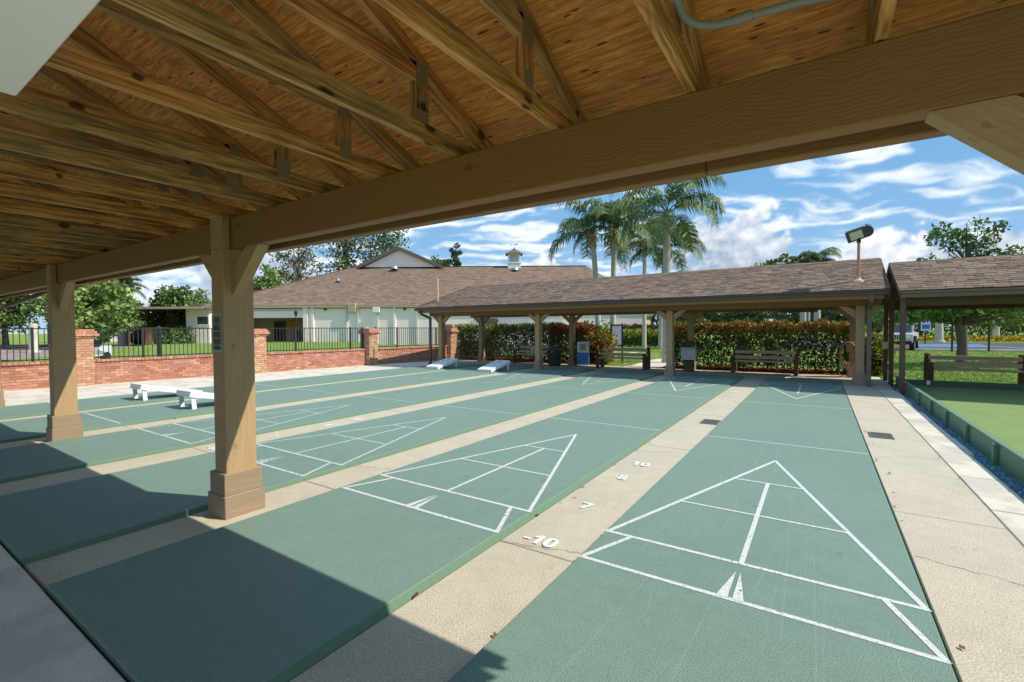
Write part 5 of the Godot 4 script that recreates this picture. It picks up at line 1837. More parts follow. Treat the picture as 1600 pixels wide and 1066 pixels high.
func build_furniture() -> void:
	bench("timber bench half hidden by a shelter post left of the dark trash can", V(-9.35, -0.05, 15.15), 0.0)
	bench("timber bench in the hedge gap beside the blue newspaper box", V(-5.05, -0.05, 14.55), 0.0)
	bench("timber bench alone before the orange topped hedge", V(-0.25, -0.05, 15.0), 0.0)
	bench("timber bench on the lawn behind the bocce court", V(4.78, -0.07, 14.30), 0.0)
	board("white bean bag board at the near end against the brick wall side", V(-11.15, 0.002, 1.75), PI + PI - PI)
	board("white bean bag board partly behind the near column", V(-8.95, 0.002, 1.80), PI)
	board("white bean bag board at the far shelter's leftmost post", V(-11.05, 0.002, 10.95), 0.0)
	board("white bean bag board right in front of the hedge bench", V(-8.55, 0.002, 10.95), 0.0)
	drain("iron drain grate in the walk right of the nearest lane", V(2.04, -0.006, 5.4), 0.0)
	drain("iron drain grate in the strip with the score numbers", V(-0.16, -0.034, 5.32), 0.0)
	# trash can
	var t := thing("trash_can", "dark green round trash can with a domed lid before the hedge", "trash can", V(-8.0, -0.05, 14.55))
	var mb := MB.new()
	mb.lathe(Vector3.ZERO, [Vector2(0.0, 0.0), Vector2(0.235, 0.0), Vector2(0.25, 0.04), Vector2(0.29, 0.62), Vector2(0.305, 0.63), Vector2(0.305, 0.66), Vector2(0.26, 0.66)], 24)
	obj("body", mb, M.can_green, t)
	for i in 24:
		mb = MB.new()
		var a := TAU * i / 24.0
		mb.bar(Vector3(cos(a) * 0.252, 0.04, sin(a) * 0.252), Vector3(cos(a) * 0.292, 0.62, sin(a) * 0.292), 0.022, 0.016, 0.004, Vector3(cos(a), 0, sin(a)))
		obj("rib", mb, M.can_green, t)
	mb = MB.new()
	mb.lathe(Vector3(0, 0.66, 0), [Vector2(0.325, 0.0), Vector2(0.33, 0.03), Vector2(0.30, 0.10), Vector2(0.20, 0.165), Vector2(0.08, 0.19), Vector2(0.0, 0.195)], 24)
	obj("lid", mb, M.can_lid, t)
	mb = MB.new()
	mb.box(Vector3(0.05, 0.60, 0.30), Vector3(0.05, 0.05, 0.01))
	obj("badge", mb, M.grey_white, t)
	# newspaper box
	var nw := thing("newspaper_box", "blue newspaper box with a white door frame beside the hedge", "newspaper box", V(-7.05, -0.05, 15.35), 0.40)
	mb = MB.new()
	mb.box(Vector3(0, 0.53, 0), Vector3(0.50, 0.98, 0.42), 0.015)
	obj("body", mb, M.news_blue, nw)
	mb = MB.new()
	mb.box(Vector3(0, 0.02, 0.01), Vector3(0.44, 0.06, 0.38), 0.01)
	obj("base", mb, M.white_paint, nw)
	var ndoor := holder("door", nw)
	mb = MB.new()
	for s in [-1.0, 1.0]:
		mb.box(Vector3(s * 0.205, 0.78, 0.217), Vector3(0.07, 0.44, 0.016), 0.003)
	mb.box(Vector3(0, 0.975, 0.217), Vector3(0.34, 0.055, 0.016), 0.003)
	mb.box(Vector3(0, 0.585, 0.217), Vector3(0.34, 0.06, 0.016), 0.003)
	obj("door_frame", mb, M.white_paint, ndoor)
	mb = MB.new()
	mb.box(Vector3(0, 0.78, 0.214), Vector3(0.34, 0.335, 0.004))
	obj("newspaper", mb, M.paper, ndoor)
	mb = MB.new()
	for i in 6:
		mb.box(Vector3(R(-0.03, 0.03), 0.66 + i * 0.045, 0.217), Vector3(R(0.16, 0.27), 0.018, 0.002))
	obj("print", mb, M.bench_post, ndoor)
	mb = MB.new()
	mb.box(Vector3(0.21, 0.9, 0.24), Vector3(0.03, 0.08, 0.03), 0.008)
	obj("handle", mb, M.dark, ndoor)
	# drinking fountain
	var df := thing("drinking_fountain", "grey steel drinking fountain on a brown block in front of a post", "drinking fountain", V(-2.62, -0.05, 14.75), 0.1)
	mb = MB.new()
	mb.box(Vector3(0, 0.20, -0.02), Vector3(0.34, 0.40, 0.36), 0.015)
	mb.box(Vector3(0.0, 0.98, -0.16), Vector3(0.36, 0.22, 0.18), 0.01)
	obj("stand", mb, M.brown_wood, df)
	mb = MB.new()
	mb.prism([Vector3(-0.235, 0.42, 0.17), Vector3(0.235, 0.42, 0.17), Vector3(0.25, 0.78, 0.21), Vector3(-0.25, 0.78, 0.21)], Vector3(0, 0, -0.38))
	obj("cabinet", mb, M.grey_white, df)
	mb = MB.new()
	mb.box(Vector3(0, 0.825, 0.03), Vector3(0.52, 0.09, 0.44), 0.015)
	obj("basin", mb, M.steel, df)
	mb = MB.new()
	mb.tube([Vector3(0.1, 0.86, 0.0), Vector3(0.1, 0.93, 0.0), Vector3(0.09, 0.95, 0.04)], 0.016, 8)
	obj("spout", mb, M.steel, df)
	# hose on the back post
	var hr := thing("hose_reel", "coiled tan garden hose hanging on the rear right shelter post", "hose", V(2.12, 0.72, 15.0))
	mb = MB.new()
	for k in 6:
		var pts := []
		var rr := 0.20 + R(-0.03, 0.03)
		var ry2 := 0.38 + R(-0.07, 0.10)
		for i in 25:
			var a := TAU * i / 24.0
			pts.append(Vector3(cos(a) * rr - 0.06, -0.05 + sin(a) * ry2 - (ry2 - 0.38), 0.02 + k * 0.018 + 0.01 * sin(a * 2 + k)))
		mb.tube(pts, 0.013, 6)
	obj("coil", mb, M.hose, hr)
	mb = MB.new()
	mb.box(Vector3(0, 0.18, -0.02), Vector3(0.24, 0.30, 0.16), 0.02)
	obj("hanger", mb, M.hose, hr)
	mb = MB.new()
	mb.tube([Vector3(-0.2, -0.4, 0.1), Vector3(-0.3, -0.65, 0.12), Vector3(-0.18, -0.75, 0.2), Vector3(0.1, -0.755, 0.25)], 0.013, 6)
	obj("loose_end", mb, M.hose, hr)
	# fallen leaves
	mb = MB.new()
	for i in 90:
		var e: float = [-0.60, -0.015, 1.86, -3.07, -2.52, -5.58, -8.1, -0.58, 1.9, 2.5][rng.randi() % 10]
		var k := R(0.5, 1.2)
		mb.col = Color(0.20 * k, 0.12 * k, 0.045 * k)
		var a := R(0, TAU)
		var d := Vector3(cos(a), R(0.0, 0.35), sin(a)).normalized()
		mb.leaf(V(e + R(-0.03, 0.05), -0.026 if e < 0.0 else 0.004, R(-1.5, 13.0)), d, Vector3(-sin(a), 0.2, cos(a)).normalized(), R(0.025, 0.055), R(0.008, 0.016))
	tag(obj("fallen_leaves", mb, M.leaf), "dry brown leaves blown along the lane edges", "leaves", "", "stuff")

# ---------------------------------------------------------------- plants
func rdir() -> Vector3:
	return Vector3(R(-1, 1), R(-1, 1), R(-1, 1)).normalized()

func tree(called: String, label: String, at: Vector3, h: float, crown: Vector3, base_y: float, clusters: int, leaves: int, ls: float, tones: Array, trunk_r: float, spread := 0.85, lean := 0.0) -> Node3D:
	var g := thing(called, label, "tree", at)
	var tm := MB.new()
	var cy := base_y + crown.y
	var top := Vector3(lean, cy - crown.y * 0.2, lean * 0.5)
	var tp := [Vector3.ZERO, Vector3(R(-0.1, 0.1), cy * 0.3, R(-0.1, 0.1)), Vector3(lean * 0.5 + R(-0.15, 0.15), cy * 0.62, R(-0.15, 0.15)), top, Vector3(lean * 1.2, minf(h * 0.93, cy + crown.y * 0.7), lean * 0.5)]
	tm.tube(tp, [trunk_r * 1.25, trunk_r, trunk_r * 0.8, trunk_r * 0.5, trunk_r * 0.12], 8)
	var cm := MB.new()
	for i in clusters:
		var d := rdir()
		var rad := pow(rng.randf(), 0.45) * spread
		var c := Vector3(d.x * crown.x * rad, cy + d.y * crown.y * rad, d.z * crown.z * rad) + Vector3(lean, 0, lean * 0.5)
		var f := clampf((c.y - base_y) / maxf(h - base_y, 0.1), 0.0, 1.0)
		var t0: Vector3 = tp[1].lerp(tp[3], clampf(0.35 + f * 0.65, 0.2, 1.0))
		if i % 2 == 0 or clusters < 40:
			var mid := t0.lerp(c, 0.55) + Vector3(R(-0.2, 0.2), R(0.0, 0.4) * crown.y * 0.15, R(-0.2, 0.2))
			tm.tube([t0, mid, c], [trunk_r * 0.32, trunk_r * 0.18, trunk_r * 0.06], 5, false)
		var cr := minf(crown.x, crown.y) * R(0.18, 0.34)
		var tone: Color = tones[rng.randi() % tones.size()]
		var per := int(leaves / float(clusters))
		for j in per:
			var q := rdir() * pow(rng.randf(), 0.5) * cr
			q.y *= 0.7
			var k := R(0.7, 1.3)
			cm.col = Color(tone.r * k, tone.g * k, tone.b * k)
			var ld := (rdir() + q.normalized() * 0.6 + Vector3(0, -0.15, 0)).normalized()
			var sd := ld.cross(rdir() + Vector3(0, 0.8, 0)).normalized()
			cm.leaf(c + q, ld, sd, ls * R(0.7, 1.4), ls * R(0.22, 0.42))
	obj("trunk", tm, M.bark, g)
	tag(obj("crown", cm, M.leaf, g), "", "", "", "stuff")
	return g

func frond(mb: MB, rm: MB, base: Vector3, az: float, el: float, L: float, droop: float, leafl: float, n: int, tone: Color, hang: float) -> void:
	var hd := Vector3(cos(az), 0, sin(az))
	var side := Vector3(-sin(az), 0, cos(az))
	var pts := []
	var p := base
	var a := el
	var seg := 9
	for i in seg + 1:
		pts.append(p)
		p += (hd * cos(a) + Vector3.UP * sin(a)) * (L / seg)
		a -= droop / seg * (0.6 + 0.8 * i / seg)
	var rad := []
	for i in seg + 1:
		rad.append(lerpf(0.028, 0.006, i / float(seg)))
	rm.tube(pts, rad, 5, false)
	for i in n:
		var t := lerpf(0.14, 1.0, i / float(n - 1)) * seg
		var k := mini(int(t), seg - 1)
		var q: Vector3 = pts[k].lerp(pts[k + 1], t - k)
		var along: Vector3 = (pts[k + 1] - pts[k]).normalized()
		var ll := leafl * (0.55 + 0.6 * sin(PI * clampf(t / seg, 0.0, 0.93))) * R(0.8, 1.15)
		for s in [-1.0, 1.0]:
			var d: Vector3 = (side * s * R(0.6, 1.0) + along * R(0.35, 0.8) + Vector3.UP * R(-0.15, 0.25)).normalized()
			var d2: Vector3 = (d + Vector3(0, -hang * R(0.7, 1.3), 0)).normalized()
			var kk := R(0.7, 1.3)
			mb.col = Color(tone.r * kk, tone.g * kk, tone.b * kk)
			var w := ll * 0.021
			var nn: Vector3 = d.cross(along).normalized()
			var b0: Vector3 = along * w
			var v0 := mb.v.size()
			var mid: Vector3 = q + d * ll * 0.45
			var tip: Vector3 = mid + d2 * ll * 0.55
			mb.vert(q - b0, nn, Vector2.ZERO); mb.vert(q + b0, nn, Vector2.ZERO)
			mb.vert(mid - b0, nn, Vector2.ZERO); mb.vert(mid + b0, nn, Vector2.ZERO)
			mb.vert(tip, nn, Vector2.ZERO)
			mb.ix.append_array(PackedInt32Array([v0, v0 + 1, v0 + 2, v0 + 2, v0 + 1, v0 + 3, v0 + 2, v0 + 3, v0 + 4]))

func palm(called: String, label: String, at: Vector3, trunk_h: float, trunk_r: float, fronds: int, L: float, tone: Color, hang := 1.4, lean := Vector3.ZERO, droop := 2.25) -> Node3D:
	var g := thing(called, label, "palm", at)
	var tm := MB.new()
	var n := int(trunk_h / 0.16)
	var pts := []
	var rad := []
	for i in n + 1:
		var t := i / float(n)
		pts.append(Vector3(lean.x * t * t, trunk_h * t, lean.z * t * t))
		rad.append(trunk_r * (1.12 - 0.2 * t) * (1.0 + (0.03 if i % 2 else -0.02)) * (1.25 if i == 0 else 1.0))
	tm.tube(pts, rad, 12)
	obj("trunk", tm, M.palm_bark, g)
	var top := Vector3(lean.x, trunk_h, lean.z)
	var bs := MB.new()
	for i in 16:                      # old leaf bases round the head
		var a := i * 2.4
		var y := -0.55 + i * 0.055
		bs.bar(top + Vector3(cos(a) * trunk_r * 0.7, y, sin(a) * trunk_r * 0.7), top + Vector3(cos(a) * trunk_r * 1.5, y + 0.32, sin(a) * trunk_r * 1.5), 0.12, 0.05, 0.01)
	bs.tube([top + Vector3(0, -0.1, 0), top + Vector3(0, 0.8, 0)], [trunk_r * 0.85, trunk_r * 0.3], 10)
	obj("leaf_bases", bs, M.hose, g)
	for i in fronds:
		var mb := MB.new()
		var rm := MB.new()
		rm.col = Color(0.9, 1.0, 0.5)
		var f := i / float(fronds)
		frond(mb, rm, top + Vector3(0, 0.35 + 0.4 * (1 - f), 0), i * 2.39996 + R(-0.2, 0.2), lerpf(1.25, 0.05, f) + R(-0.1, 0.1), L * R(0.85, 1.08), droop * R(0.85, 1.15), L * 0.31, 84, tone, hang)
		var fr := obj("frond", mb, M.leaf, g)
		obj("frond_stalk", rm, mat("stalk", Color(0.12, 0.15, 0.05), 0.7), fr)
	return g

func hedge(called: String, label: String, x0: float, x1: float, z0: float, z1: float, h: float, n: int, tops: Array, lows: Array, ls: float) -> void:
	var g := thing(called, label, "hedge", V((x0 + x1) * 0.5, -0.06, (z0 + z1) * 0.5))
	var tw := MB.new()
	for i in int((x1 - x0) * 6):
		var x := R(x0 + 0.1, x1 - 0.1)
		var z := R(z0 + 0.1, z1 - 0.1)
		tw.tube([V(x, 0, z), V(x + R(-0.1, 0.1), h * 0.4, z + R(-0.1, 0.1)), V(x + R(-0.2, 0.2), h * 0.8, z + R(-0.1, 0.1))], [0.018, 0.012, 0.006], 5, false)
	obj("stems", tw, M.bark, g, true)
	var lf := MB.new()
	var W := x1 - x0
	var D := z1 - z0
	for i in n:
		var u := rng.randf()
		var face := rng.randf()
		var p: Vector3
		var out: Vector3
		var bump := 0.10 * sin(u * W * 5.1 + 1.0) + 0.07 * sin(u * W * 11.3)
		var dep := pow(rng.randf(), 1.6) * 0.34
		if i % 5 == 0:
			p = V(x0 + 0.1 + u * (W - 0.2), pow(rng.randf(), 0.8) * (h - 0.1), z0 + 0.2 + rng.randf() * (D - 0.4))
			out = Vector3(0, 0.5, 0.3)
		elif face < 0.56:
			var y := pow(rng.randf(), 0.8) * h
			p = V(x0 + u * W, y, z0 + dep + bump * 0.5 + 0.06 * sin(y * 9.0 + u * 40.0))
			out = V(0, 0.25, -1)
		elif face < 0.84:
			p = V(x0 + u * W, h - dep + bump * 0.6, z0 + rng.randf() * D)
			out = Vector3(0, 1, 0.25)
		elif face < 0.92:
			p = V(x0 + dep, pow(rng.randf(), 0.8) * h, z0 + rng.randf() * D)
			out = Vector3(-1, 0.3, 0)
		else:
			p = V(x1 - dep, pow(rng.randf(), 0.8) * h, z0 + rng.randf() * D)
			out = Vector3(1, 0.3, 0)
		var f := clampf((p.y / h - 0.62) / 0.3 + R(-0.25, 0.25), 0.0, 1.0)
		var c: Color = lows[rng.randi() % lows.size()].lerp(tops[rng.randi() % tops.size()], f)
		var k := R(0.65, 1.35)
		lf.col = Color(c.r * k, c.g * k, c.b * k)
		var d := (out * 0.8 + rdir() * 0.8 + Vector3(0, 0.25, 0)).normalized()
		lf.leaf(p, d, d.cross(rdir()).normalized(), ls * R(0.7, 1.4), ls * R(0.22, 0.36))
	tag(obj("leaves", lf, M.leaf, g, true), "", "", "", "stuff")

func bush(called: String, label: String, at: Vector3, r: Vector3, n: int, ls: float, tones: Array) -> void:
	var g := thing(called, label, "shrub", at)
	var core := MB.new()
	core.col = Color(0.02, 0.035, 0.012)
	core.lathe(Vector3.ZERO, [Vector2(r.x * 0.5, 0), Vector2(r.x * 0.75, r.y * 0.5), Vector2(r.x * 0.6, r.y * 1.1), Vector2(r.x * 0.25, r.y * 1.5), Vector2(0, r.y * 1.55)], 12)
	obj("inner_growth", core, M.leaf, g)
	var lf := MB.new()
	for i in n:
		var d := rdir()
		var c: Color = tones[rng.randi() % tones.size()]
		var k := R(0.65, 1.35)
		lf.col = Color(c.r * k, c.g * k, c.b * k)
		var bump := 1.0 + 0.12 * sin(d.x * 7.0 + d.y * 5.0) + 0.08 * sin(d.z * 13.0)
		var p := Vector3(d.x * r.x, r.y * 0.85 + d.y * r.y * 0.9, d.z * r.z) * bump * R(0.72, 1.03)
		if p.y < 0.02: continue
		var ld := (d * 0.8 + rdir()).normalized()
		lf.leaf(p, ld, ld.cross(rdir()).normalized(), ls * R(0.7, 1.4), ls * R(0.22, 0.4))
	tag(obj("leaves", lf, M.leaf, g), "", "", "", "stuff")

func build_plants() -> void:
	var og := [Color(0.10, 0.175, 0.045), Color(0.13, 0.215, 0.055), Color(0.165, 0.25, 0.07), Color(0.075, 0.13, 0.04)]
	var dk := [Color(0.075, 0.125, 0.045), Color(0.10, 0.15, 0.055), Color(0.125, 0.175, 0.07)]
	var gy := [Color(0.14, 0.17, 0.09), Color(0.115, 0.145, 0.075), Color(0.18, 0.21, 0.11)]
	var lt := [Color(0.22, 0.32, 0.085), Color(0.18, 0.275, 0.07), Color(0.27, 0.35, 0.11), Color(0.14, 0.215, 0.065)]
	# hedges
	var low := [Color(0.095, 0.155, 0.045), Color(0.125, 0.195, 0.055), Color(0.065, 0.11, 0.034), Color(0.085, 0.12, 0.025), Color(0.26, 0.28, 0.12)]
	hedge("croton_hedge", "clipped hedge with orange and yellow tips behind the lone bench", -3.75, 2.3, 16.1, 17.2, 1.64, 16000, [Color(0.40, 0.20, 0.045), Color(0.34, 0.25, 0.06), Color(0.28, 0.27, 0.06), Color(0.30, 0.11, 0.05)], low, 0.11)
	hedge("leafy_hedge", "dark clipped hedge behind the left benches, reddish at its right", -14.9, -9.2, 16.5, 17.6, 1.66, 13000, [Color(0.18, 0.22, 0.05), Color(0.13, 0.17, 0.04), Color(0.27, 0.23, 0.05)], low, 0.11)
	hedge("red_hedge", "red tipped hedge between the trash can and the newspaper box", -9.2, -7.2, 16.3, 17.3, 1.64, 6500, [Color(0.34, 0.09, 0.045), Color(0.22, 0.08, 0.04), Color(0.32, 0.18, 0.05)], low, 0.11)
	bush("croton_bush", "yellow orange croton bush behind the newspaper box", V(-7.05, -0.08, 16.9), Vector3(0.75, 0.85, 0.7), 2600, 0.13, [Color(0.36, 0.22, 0.025), Color(0.42, 0.17, 0.02), Color(0.12, 0.15, 0.02), Color(0.30, 0.26, 0.04)])
	bush("yellow_bush", "yellow leaved shrub just right of the far shelter's right post", V(2.75, -0.08, 16.8), Vector3(0.55, 0.85, 0.5), 1800, 0.12, [Color(0.46, 0.40, 0.06), Color(0.34, 0.34, 0.05), Color(0.20, 0.26, 0.05)])
	hedge("low_hedge", "low clipped green hedge beyond the garden path", -12.5, -8.6, 34.0, 35.6, 0.95, 3500, [Color(0.12, 0.17, 0.03)], low, 0.18)
	hedge("yellow_hedge", "low bright yellow green hedge behind the clipped green one", -13.4, -8.8, 37.0, 38.4, 1.25, 3200, [Color(0.34, 0.36, 0.03), Color(0.26, 0.30, 0.03)], [Color(0.14, 0.18, 0.03)], 0.2)
	hedge("russet_hedge", "russet planting behind the low yellow hedge", -15.0, -8.5, 41.0, 43.0, 1.7, 3500, [Color(0.16, 0.12, 0.05), Color(0.10, 0.11, 0.05)], [Color(0.05, 0.06, 0.03)], 0.25)
	hedge("boundary_hedge", "long grey green clipped hedge far behind the car park", 4.0, 45.0, 70.5, 72.5, 2.1, 14000, [Color(0.24, 0.24, 0.13), Color(0.20, 0.21, 0.11)], [Color(0.16, 0.165, 0.09), Color(0.22, 0.20, 0.12)], 0.30)
	var fl := MB.new()
	for i in 9000:
		var x := R(5, 45)
		var k := R(0.7, 1.3)
		fl.col = (Color(0.55, 0.36, 0.03) if rng.randf() < 0.75 else Color(0.10, 0.15, 0.03)) * k
		var d := (rdir() + Vector3.UP).normalized()
		fl.leaf(V(x, R(-0.05, 0.4), 62.0 + (x - 4) * 0.15 + R(0, 3.5)), d, d.cross(rdir()).normalized(), 0.22, 0.1)
	tag(obj("flowers", fl, M.leaf), "band of yellow flowers before the boundary hedge", "flowers", "", "stuff")
	# palms behind the far shelter
	var pt := Color(0.125, 0.19, 0.075)
	palm("queen_palm", "tallest queen palm, its single grey trunk above the shelter ridge", V(-4.73, -0.1, 19.6), 6.45, 0.175, 12, 3.2, pt, 1.9)
	palm("queen_palm", "left queen palm of the close pair with drooping fronds", V(-9.0, -0.1, 21.6), 6.5, 0.15, 11, 3.2, Color(0.115, 0.18, 0.07), 1.6, Vector3(-0.35, 0, 0))
	palm("queen_palm", "right queen palm of the close pair, trunk mostly in fronds", V(-8.55, -0.1, 22.6), 6.9, 0.16, 10, 3.1, Color(0.11, 0.175, 0.065), 1.6, Vector3(0.1, 0, 0))
	palm("queen_palm", "smaller queen palm with a thin trunk between the pair and the tallest", V(-9.37, -0.1, 30.9), 7.3, 0.14, 11, 3.1, Color(0.115, 0.185, 0.065), 1.5)
	palm("queen_palm", "queen palm right behind the tallest trunk", V(-8.9, -0.1, 33.4), 7.1, 0.16, 11, 3.4, Color(0.115, 0.185, 0.065), 1.5, Vector3(0.3, 0, 0))
	palm("feather_palm", "round headed palm peeping over the shelter ridge at its right", V(1.1, -0.1, 45.0), 6.6, 0.24, 26, 2.1, Color(0.14, 0.19, 0.08), 1.2, Vector3.ZERO, 2.3)
	palm("feather_palm", "palm whose grey trunk stands left of the pair under the eave", V(0.1, -0.1, 44.4), 6.0, 0.22, 14, 2.0, Color(0.06, 0.10, 0.03), 1.0, Vector3.ZERO, 2.0)
	# sago palms over the hedge
	for q in [[-1.45, 19.3, 1.25, "broad sago palm rising over the hedge, left of two"], [-0.45, 20.2, 1.15, "brighter sago palm rising over the hedge, right of two"]]:
		var g := thing("sago_palm", q[3], "palm", V(q[0], -0.1, q[1]))
		var tm := MB.new()
		tm.tube([Vector3.ZERO, Vector3(0, 1.15, 0)], [0.28, 0.22], 10)
		obj("trunk", tm, M.bark, g)
		for i in 24:
			var mb := MB.new()
			var rm := MB.new()
			var f := i / 24.0
			frond(mb, rm, Vector3(0, 1.15, 0), i * 2.39996, lerpf(1.3, -0.1, f), q[2] * R(0.9, 1.1), 1.0, 0.22, 40, Color(0.065, 0.125, 0.025) if q[0] < -1 else Color(0.10, 0.18, 0.03), 0.2)
			mb.ix.append_array(PackedInt32Array())
			obj("frond", mb, M.leaf, g)
	# bird of paradise clump and shrubs behind the gap
	bush("garden_shrub", "bright green shrub beside the notice board", V(-9.3, -0.1, 21.6), Vector3(0.9, 1.0, 0.8), 1800, 0.26, lt)
	# tree row behind the far shelter
	tree("garden_tree", "leafy tree behind the far shelter, above the low hedges", V(-10.5, -0.1, 46.0), 5.2, Vector3(3.6, 2.2, 3.0), 0.9, 60, 5200, 0.34, og, 0.16)
	tree("garden_tree", "dark leafy tree behind the sago palms", V(-5.5, -0.1, 48.0), 5.0, Vector3(4.2, 2.2, 3.0), 0.7, 60, 5200, 0.34, dk, 0.16)
	tree("garden_tree", "grey green tree behind the right part of the orange topped hedge", V(0.2, -0.1, 54.0), 5.0, Vector3(4.4, 2.3, 3.0), 0.5, 60, 5000, 0.36, gy, 0.16)
	tree("garden_tree", "grey green tree behind the far shelter's right post", V(4.6, -0.1, 57.0), 5.6, Vector3(4.0, 2.6, 3.0), 0.6, 60, 5000, 0.36, gy, 0.16)
	tree("garden_tree", "round tree peeping above the shelter ridge right of the palms", V(-3.4, -0.1, 70.0), 10.9, Vector3(4.5, 3.5, 4.0), 4.5, 60, 4500, 0.5, og, 0.2)
	# right lawn tree and what lies behind
	tree("lawn_tree", "young broad tree on the lawn behind the bocce shelter", V(6.1, -0.12, 23.1), 4.5, Vector3(3.3, 1.6, 2.9), 1.25, 90, 9000, 0.20, lt, 0.13, 0.9, 0.0)
	tree("lawn_tree", "thin airy tree top showing above the bocce shelter roof", V(7.6, -0.12, 30.4), 7.6, Vector3(2.3, 1.6, 2.0), 4.3, 26, 1050, 0.22, og, 0.12, 1.0, 0.0)
	tree("lawn_tree", "pale thin branched tree at the right picture edge", V(11.2, -0.12, 27.0), 5.4, Vector3(2.6, 1.7, 2.2), 2.0, 60, 5000, 0.20, gy, 0.11)
	tree("street_tree", "broad tree behind the boundary hedge at the far right", V(20.0, -0.1, 80.0), 10.0, Vector3(8.5, 4.6, 5.0), 0.4, 70, 6500, 0.5, gy, 0.3)
	tree("street_tree", "broad green tree far behind the square off-roader", V(5.0, -0.1, 78.0), 9.0, Vector3(8.0, 4.4, 5.0), 0.3, 70, 6500, 0.5, og, 0.3)
	tree("street_tree", "dark tree far behind the lawn tree's trunk", V(13.0, -0.1, 84.0), 10.0, Vector3(8.5, 4.6, 5.0), 0.4, 70, 6500, 0.5, og, 0.3)
	tree("street_tree", "pale tree far beyond the right picture edge hedge", V(30.0, -0.1, 84.0), 11.0, Vector3(8.0, 4.6, 5.0), 1.4, 70, 6000, 0.5, gy, 0.3)
	# trees at the left, behind the drive
	var lft := [[-75.0, 9.5, 11.5, 6.5, 60, lt, "light green tree at the left edge behind the fence"], [-66.0, 14.0, 11.0, 6.0, 60, lt, "light green tree left of the middle column"], [-52.5, 11.0, 7.0, 4.0, 55, lt, "bright bushy tree right of the middle column"], [-60.0, 20.5, 7.4, 3.4, 55, og, "tall green tree behind the canopy's left end"], [-64.0, 7.0, 9.0, 5.0, 55, og, "darker tree low behind the parked cart"], [-96.0, 30.0, 7.6, 7.5, 60, og, "green oak crown left of the near column, above the canopy"], [-95.0, 40.0, 10.0, 8.5, 60, og, "taller green oak crown beside the near column"], [-92.0, 23.0, 7.0, 6.5, 60, lt, "light green crown over the left part of the canopy"], [-84.0, 45.0, 10.5, 6.0, 60, og, "green crown just behind the clubhouse's left hip"]]
	for q in lft:
		tree("park_tree", q[6], V(q[0], -0.1, q[1]), q[2], Vector3(q[3], q[2] * 0.46, q[3]), q[2] * 0.08, q[4], 4200, 0.42 if q[0] > -80 else 0.55, q[5], 0.25)
	palm("cabbage_palm", "fan headed palm with a stout grey trunk beside the canopy", V(-61.1, -0.1, 15.9), 5.6, 0.42, 18, 2.6, Color(0.07, 0.12, 0.035), 0.6, Vector3.ZERO, 1.6)
	bush("round_shrub", "round clipped shrub under the flat canopy", K(-33.8, -0.1, 47.5), Vector3(1.6, 1.1, 1.5), 2200, 0.2, lt)
	bush("round_shrub", "wide green shrub behind the bollard lamp", K(-36.5, -0.1, 58), Vector3(3.0, 1.6, 2.0), 3000, 0.28, og)
	bush("round_shrub", "grey green shrub left of the canopy posts", K(-43.5, -0.1, 56), Vector3(3.2, 1.5, 2.0), 3000, 0.28, gy)
	# tall thin pines behind the clubhouse roof
	tree("pine_tree", "tall sparse pine with visible limbs left of the clubhouse roof", K(-34.6, -0.1, 76), 20.5, Vector3(4.4, 7.0, 4.4), 6.0, 60, 2600, 0.42, gy, 0.26, 0.95)
	tree("pine_tree", "wide sparse tree reaching over the clubhouse hip", K(-28.5, -0.1, 80), 22.0, Vector3(6.0, 7.0, 5.0), 8.0, 70, 3000, 0.46, dk, 0.30, 1.0)
	tree("pine_tree", "sparse tree beside the left of the white gable", K(-22.5, -0.1, 82), 22.0, Vector3(4.8, 6.0, 4.8), 9.5, 60, 2600, 0.46, dk, 0.28, 1.0)
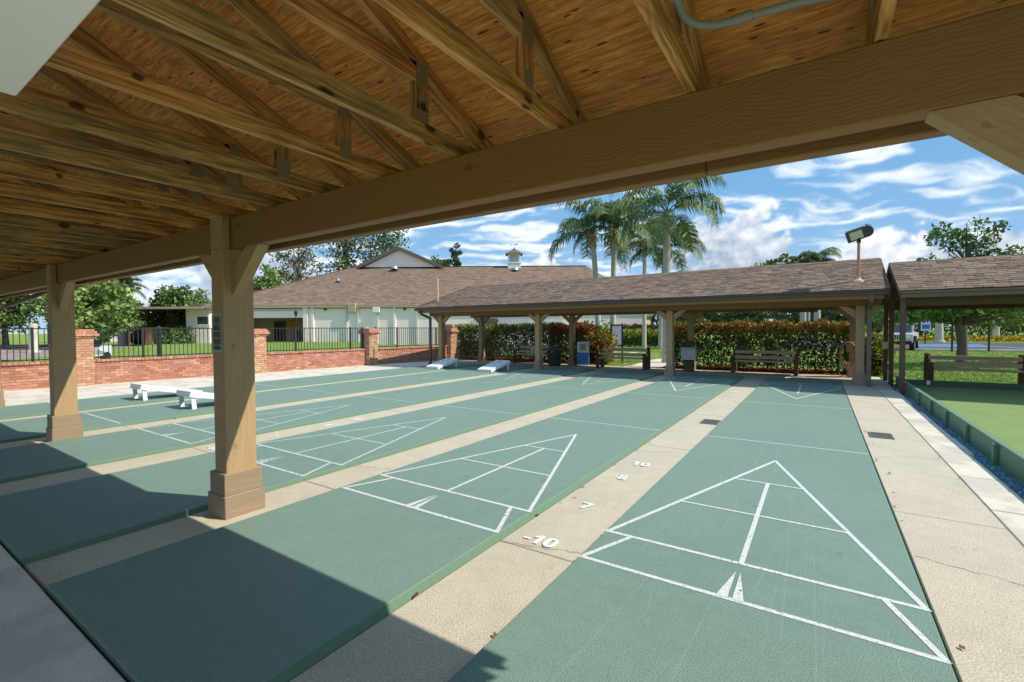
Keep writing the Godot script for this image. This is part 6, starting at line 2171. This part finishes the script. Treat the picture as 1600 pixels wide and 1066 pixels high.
	tree("pine_tree", "bright low crown between the hip and the far pines", K(-38.0, -0.1, 72), 13.5, Vector3(3.4, 4.5, 3.0), 3.0, 50, 4200, 0.42, lt, 0.2)
	tree("pine_tree", "rounded pine top right behind the white gable", K(-13.2, -0.1, 90), 17.4, Vector3(3.4, 3.0, 3.0), 10.0, 40, 2600, 0.45, og, 0.22)
	tree("pine_tree", "small wind bent pine alone on the skyline right of the gable", K(-10.1, -0.1, 84), 16.8, Vector3(1.5, 2.6, 1.5), 11.4, 14, 900, 0.42, dk, 0.14, 1.0, 0.3)
	tree("pine_tree", "low dark tree top on the ridge left of the cupola", K(-5.3, -0.1, 92), 14.5, Vector3(3.6, 1.8, 3.0), 9.5, 40, 2200, 0.5, dk, 0.2)
	# lawn blades where the lawn is near enough to tell
	var bm := MB.new()
	for i in 7:
		var a := R(0, TAU)
		var d := Vector3(cos(a) * 0.8, 1.0, sin(a) * 0.8).normalized()
		bm.leaf(Vector3(R(-0.05, 0.05), 0, R(-0.05, 0.05)), d, Vector3(-sin(a), 0, cos(a)), R(0.05, 0.09), 0.006)
	var mm := MultiMesh.new()
	mm.transform_format = MultiMesh.TRANSFORM_3D
	mm.use_colors = true
	mm.mesh = bm.mesh()
	var N := 42000
	mm.instance_count = N
	for i in N:
		var x: float
		var z: float
		if i % 4 < 3:
			z = 14.8 + pow(rng.randf(), 1.5) * 24.0
			x = R(2.5, 5.0 + (z - 14.0) * 0.6 + 3.0)
		else:
			z = 16.0 + rng.randf() * 14.0
			x = R(-8.8, -4.2)
			if z < 22.0 and x > -5.6 - 0.05 * (z - 16.0):
				x = R(-8.8, -6.2)
		var s := R(0.7, 1.3)
		mm.set_instance_transform(i, Transform3D(Basis(Vector3.UP, R(0, TAU)).scaled(Vector3(s, s * R(0.7, 1.2), s)), V(x, -0.13, z)))
		var k := R(0.7, 1.25)
		mm.set_instance_color(i, Color(0.27 * k, 0.395 * k, 0.085 * k))
	var gi := MultiMeshInstance3D.new()
	gi.name = "grass"
	gi.multimesh = mm
	gi.material_override = M.grass_blade
	add_child(gi)
	tag(gi, "short lawn grass beyond the shelters", "grass", "", "stuff")
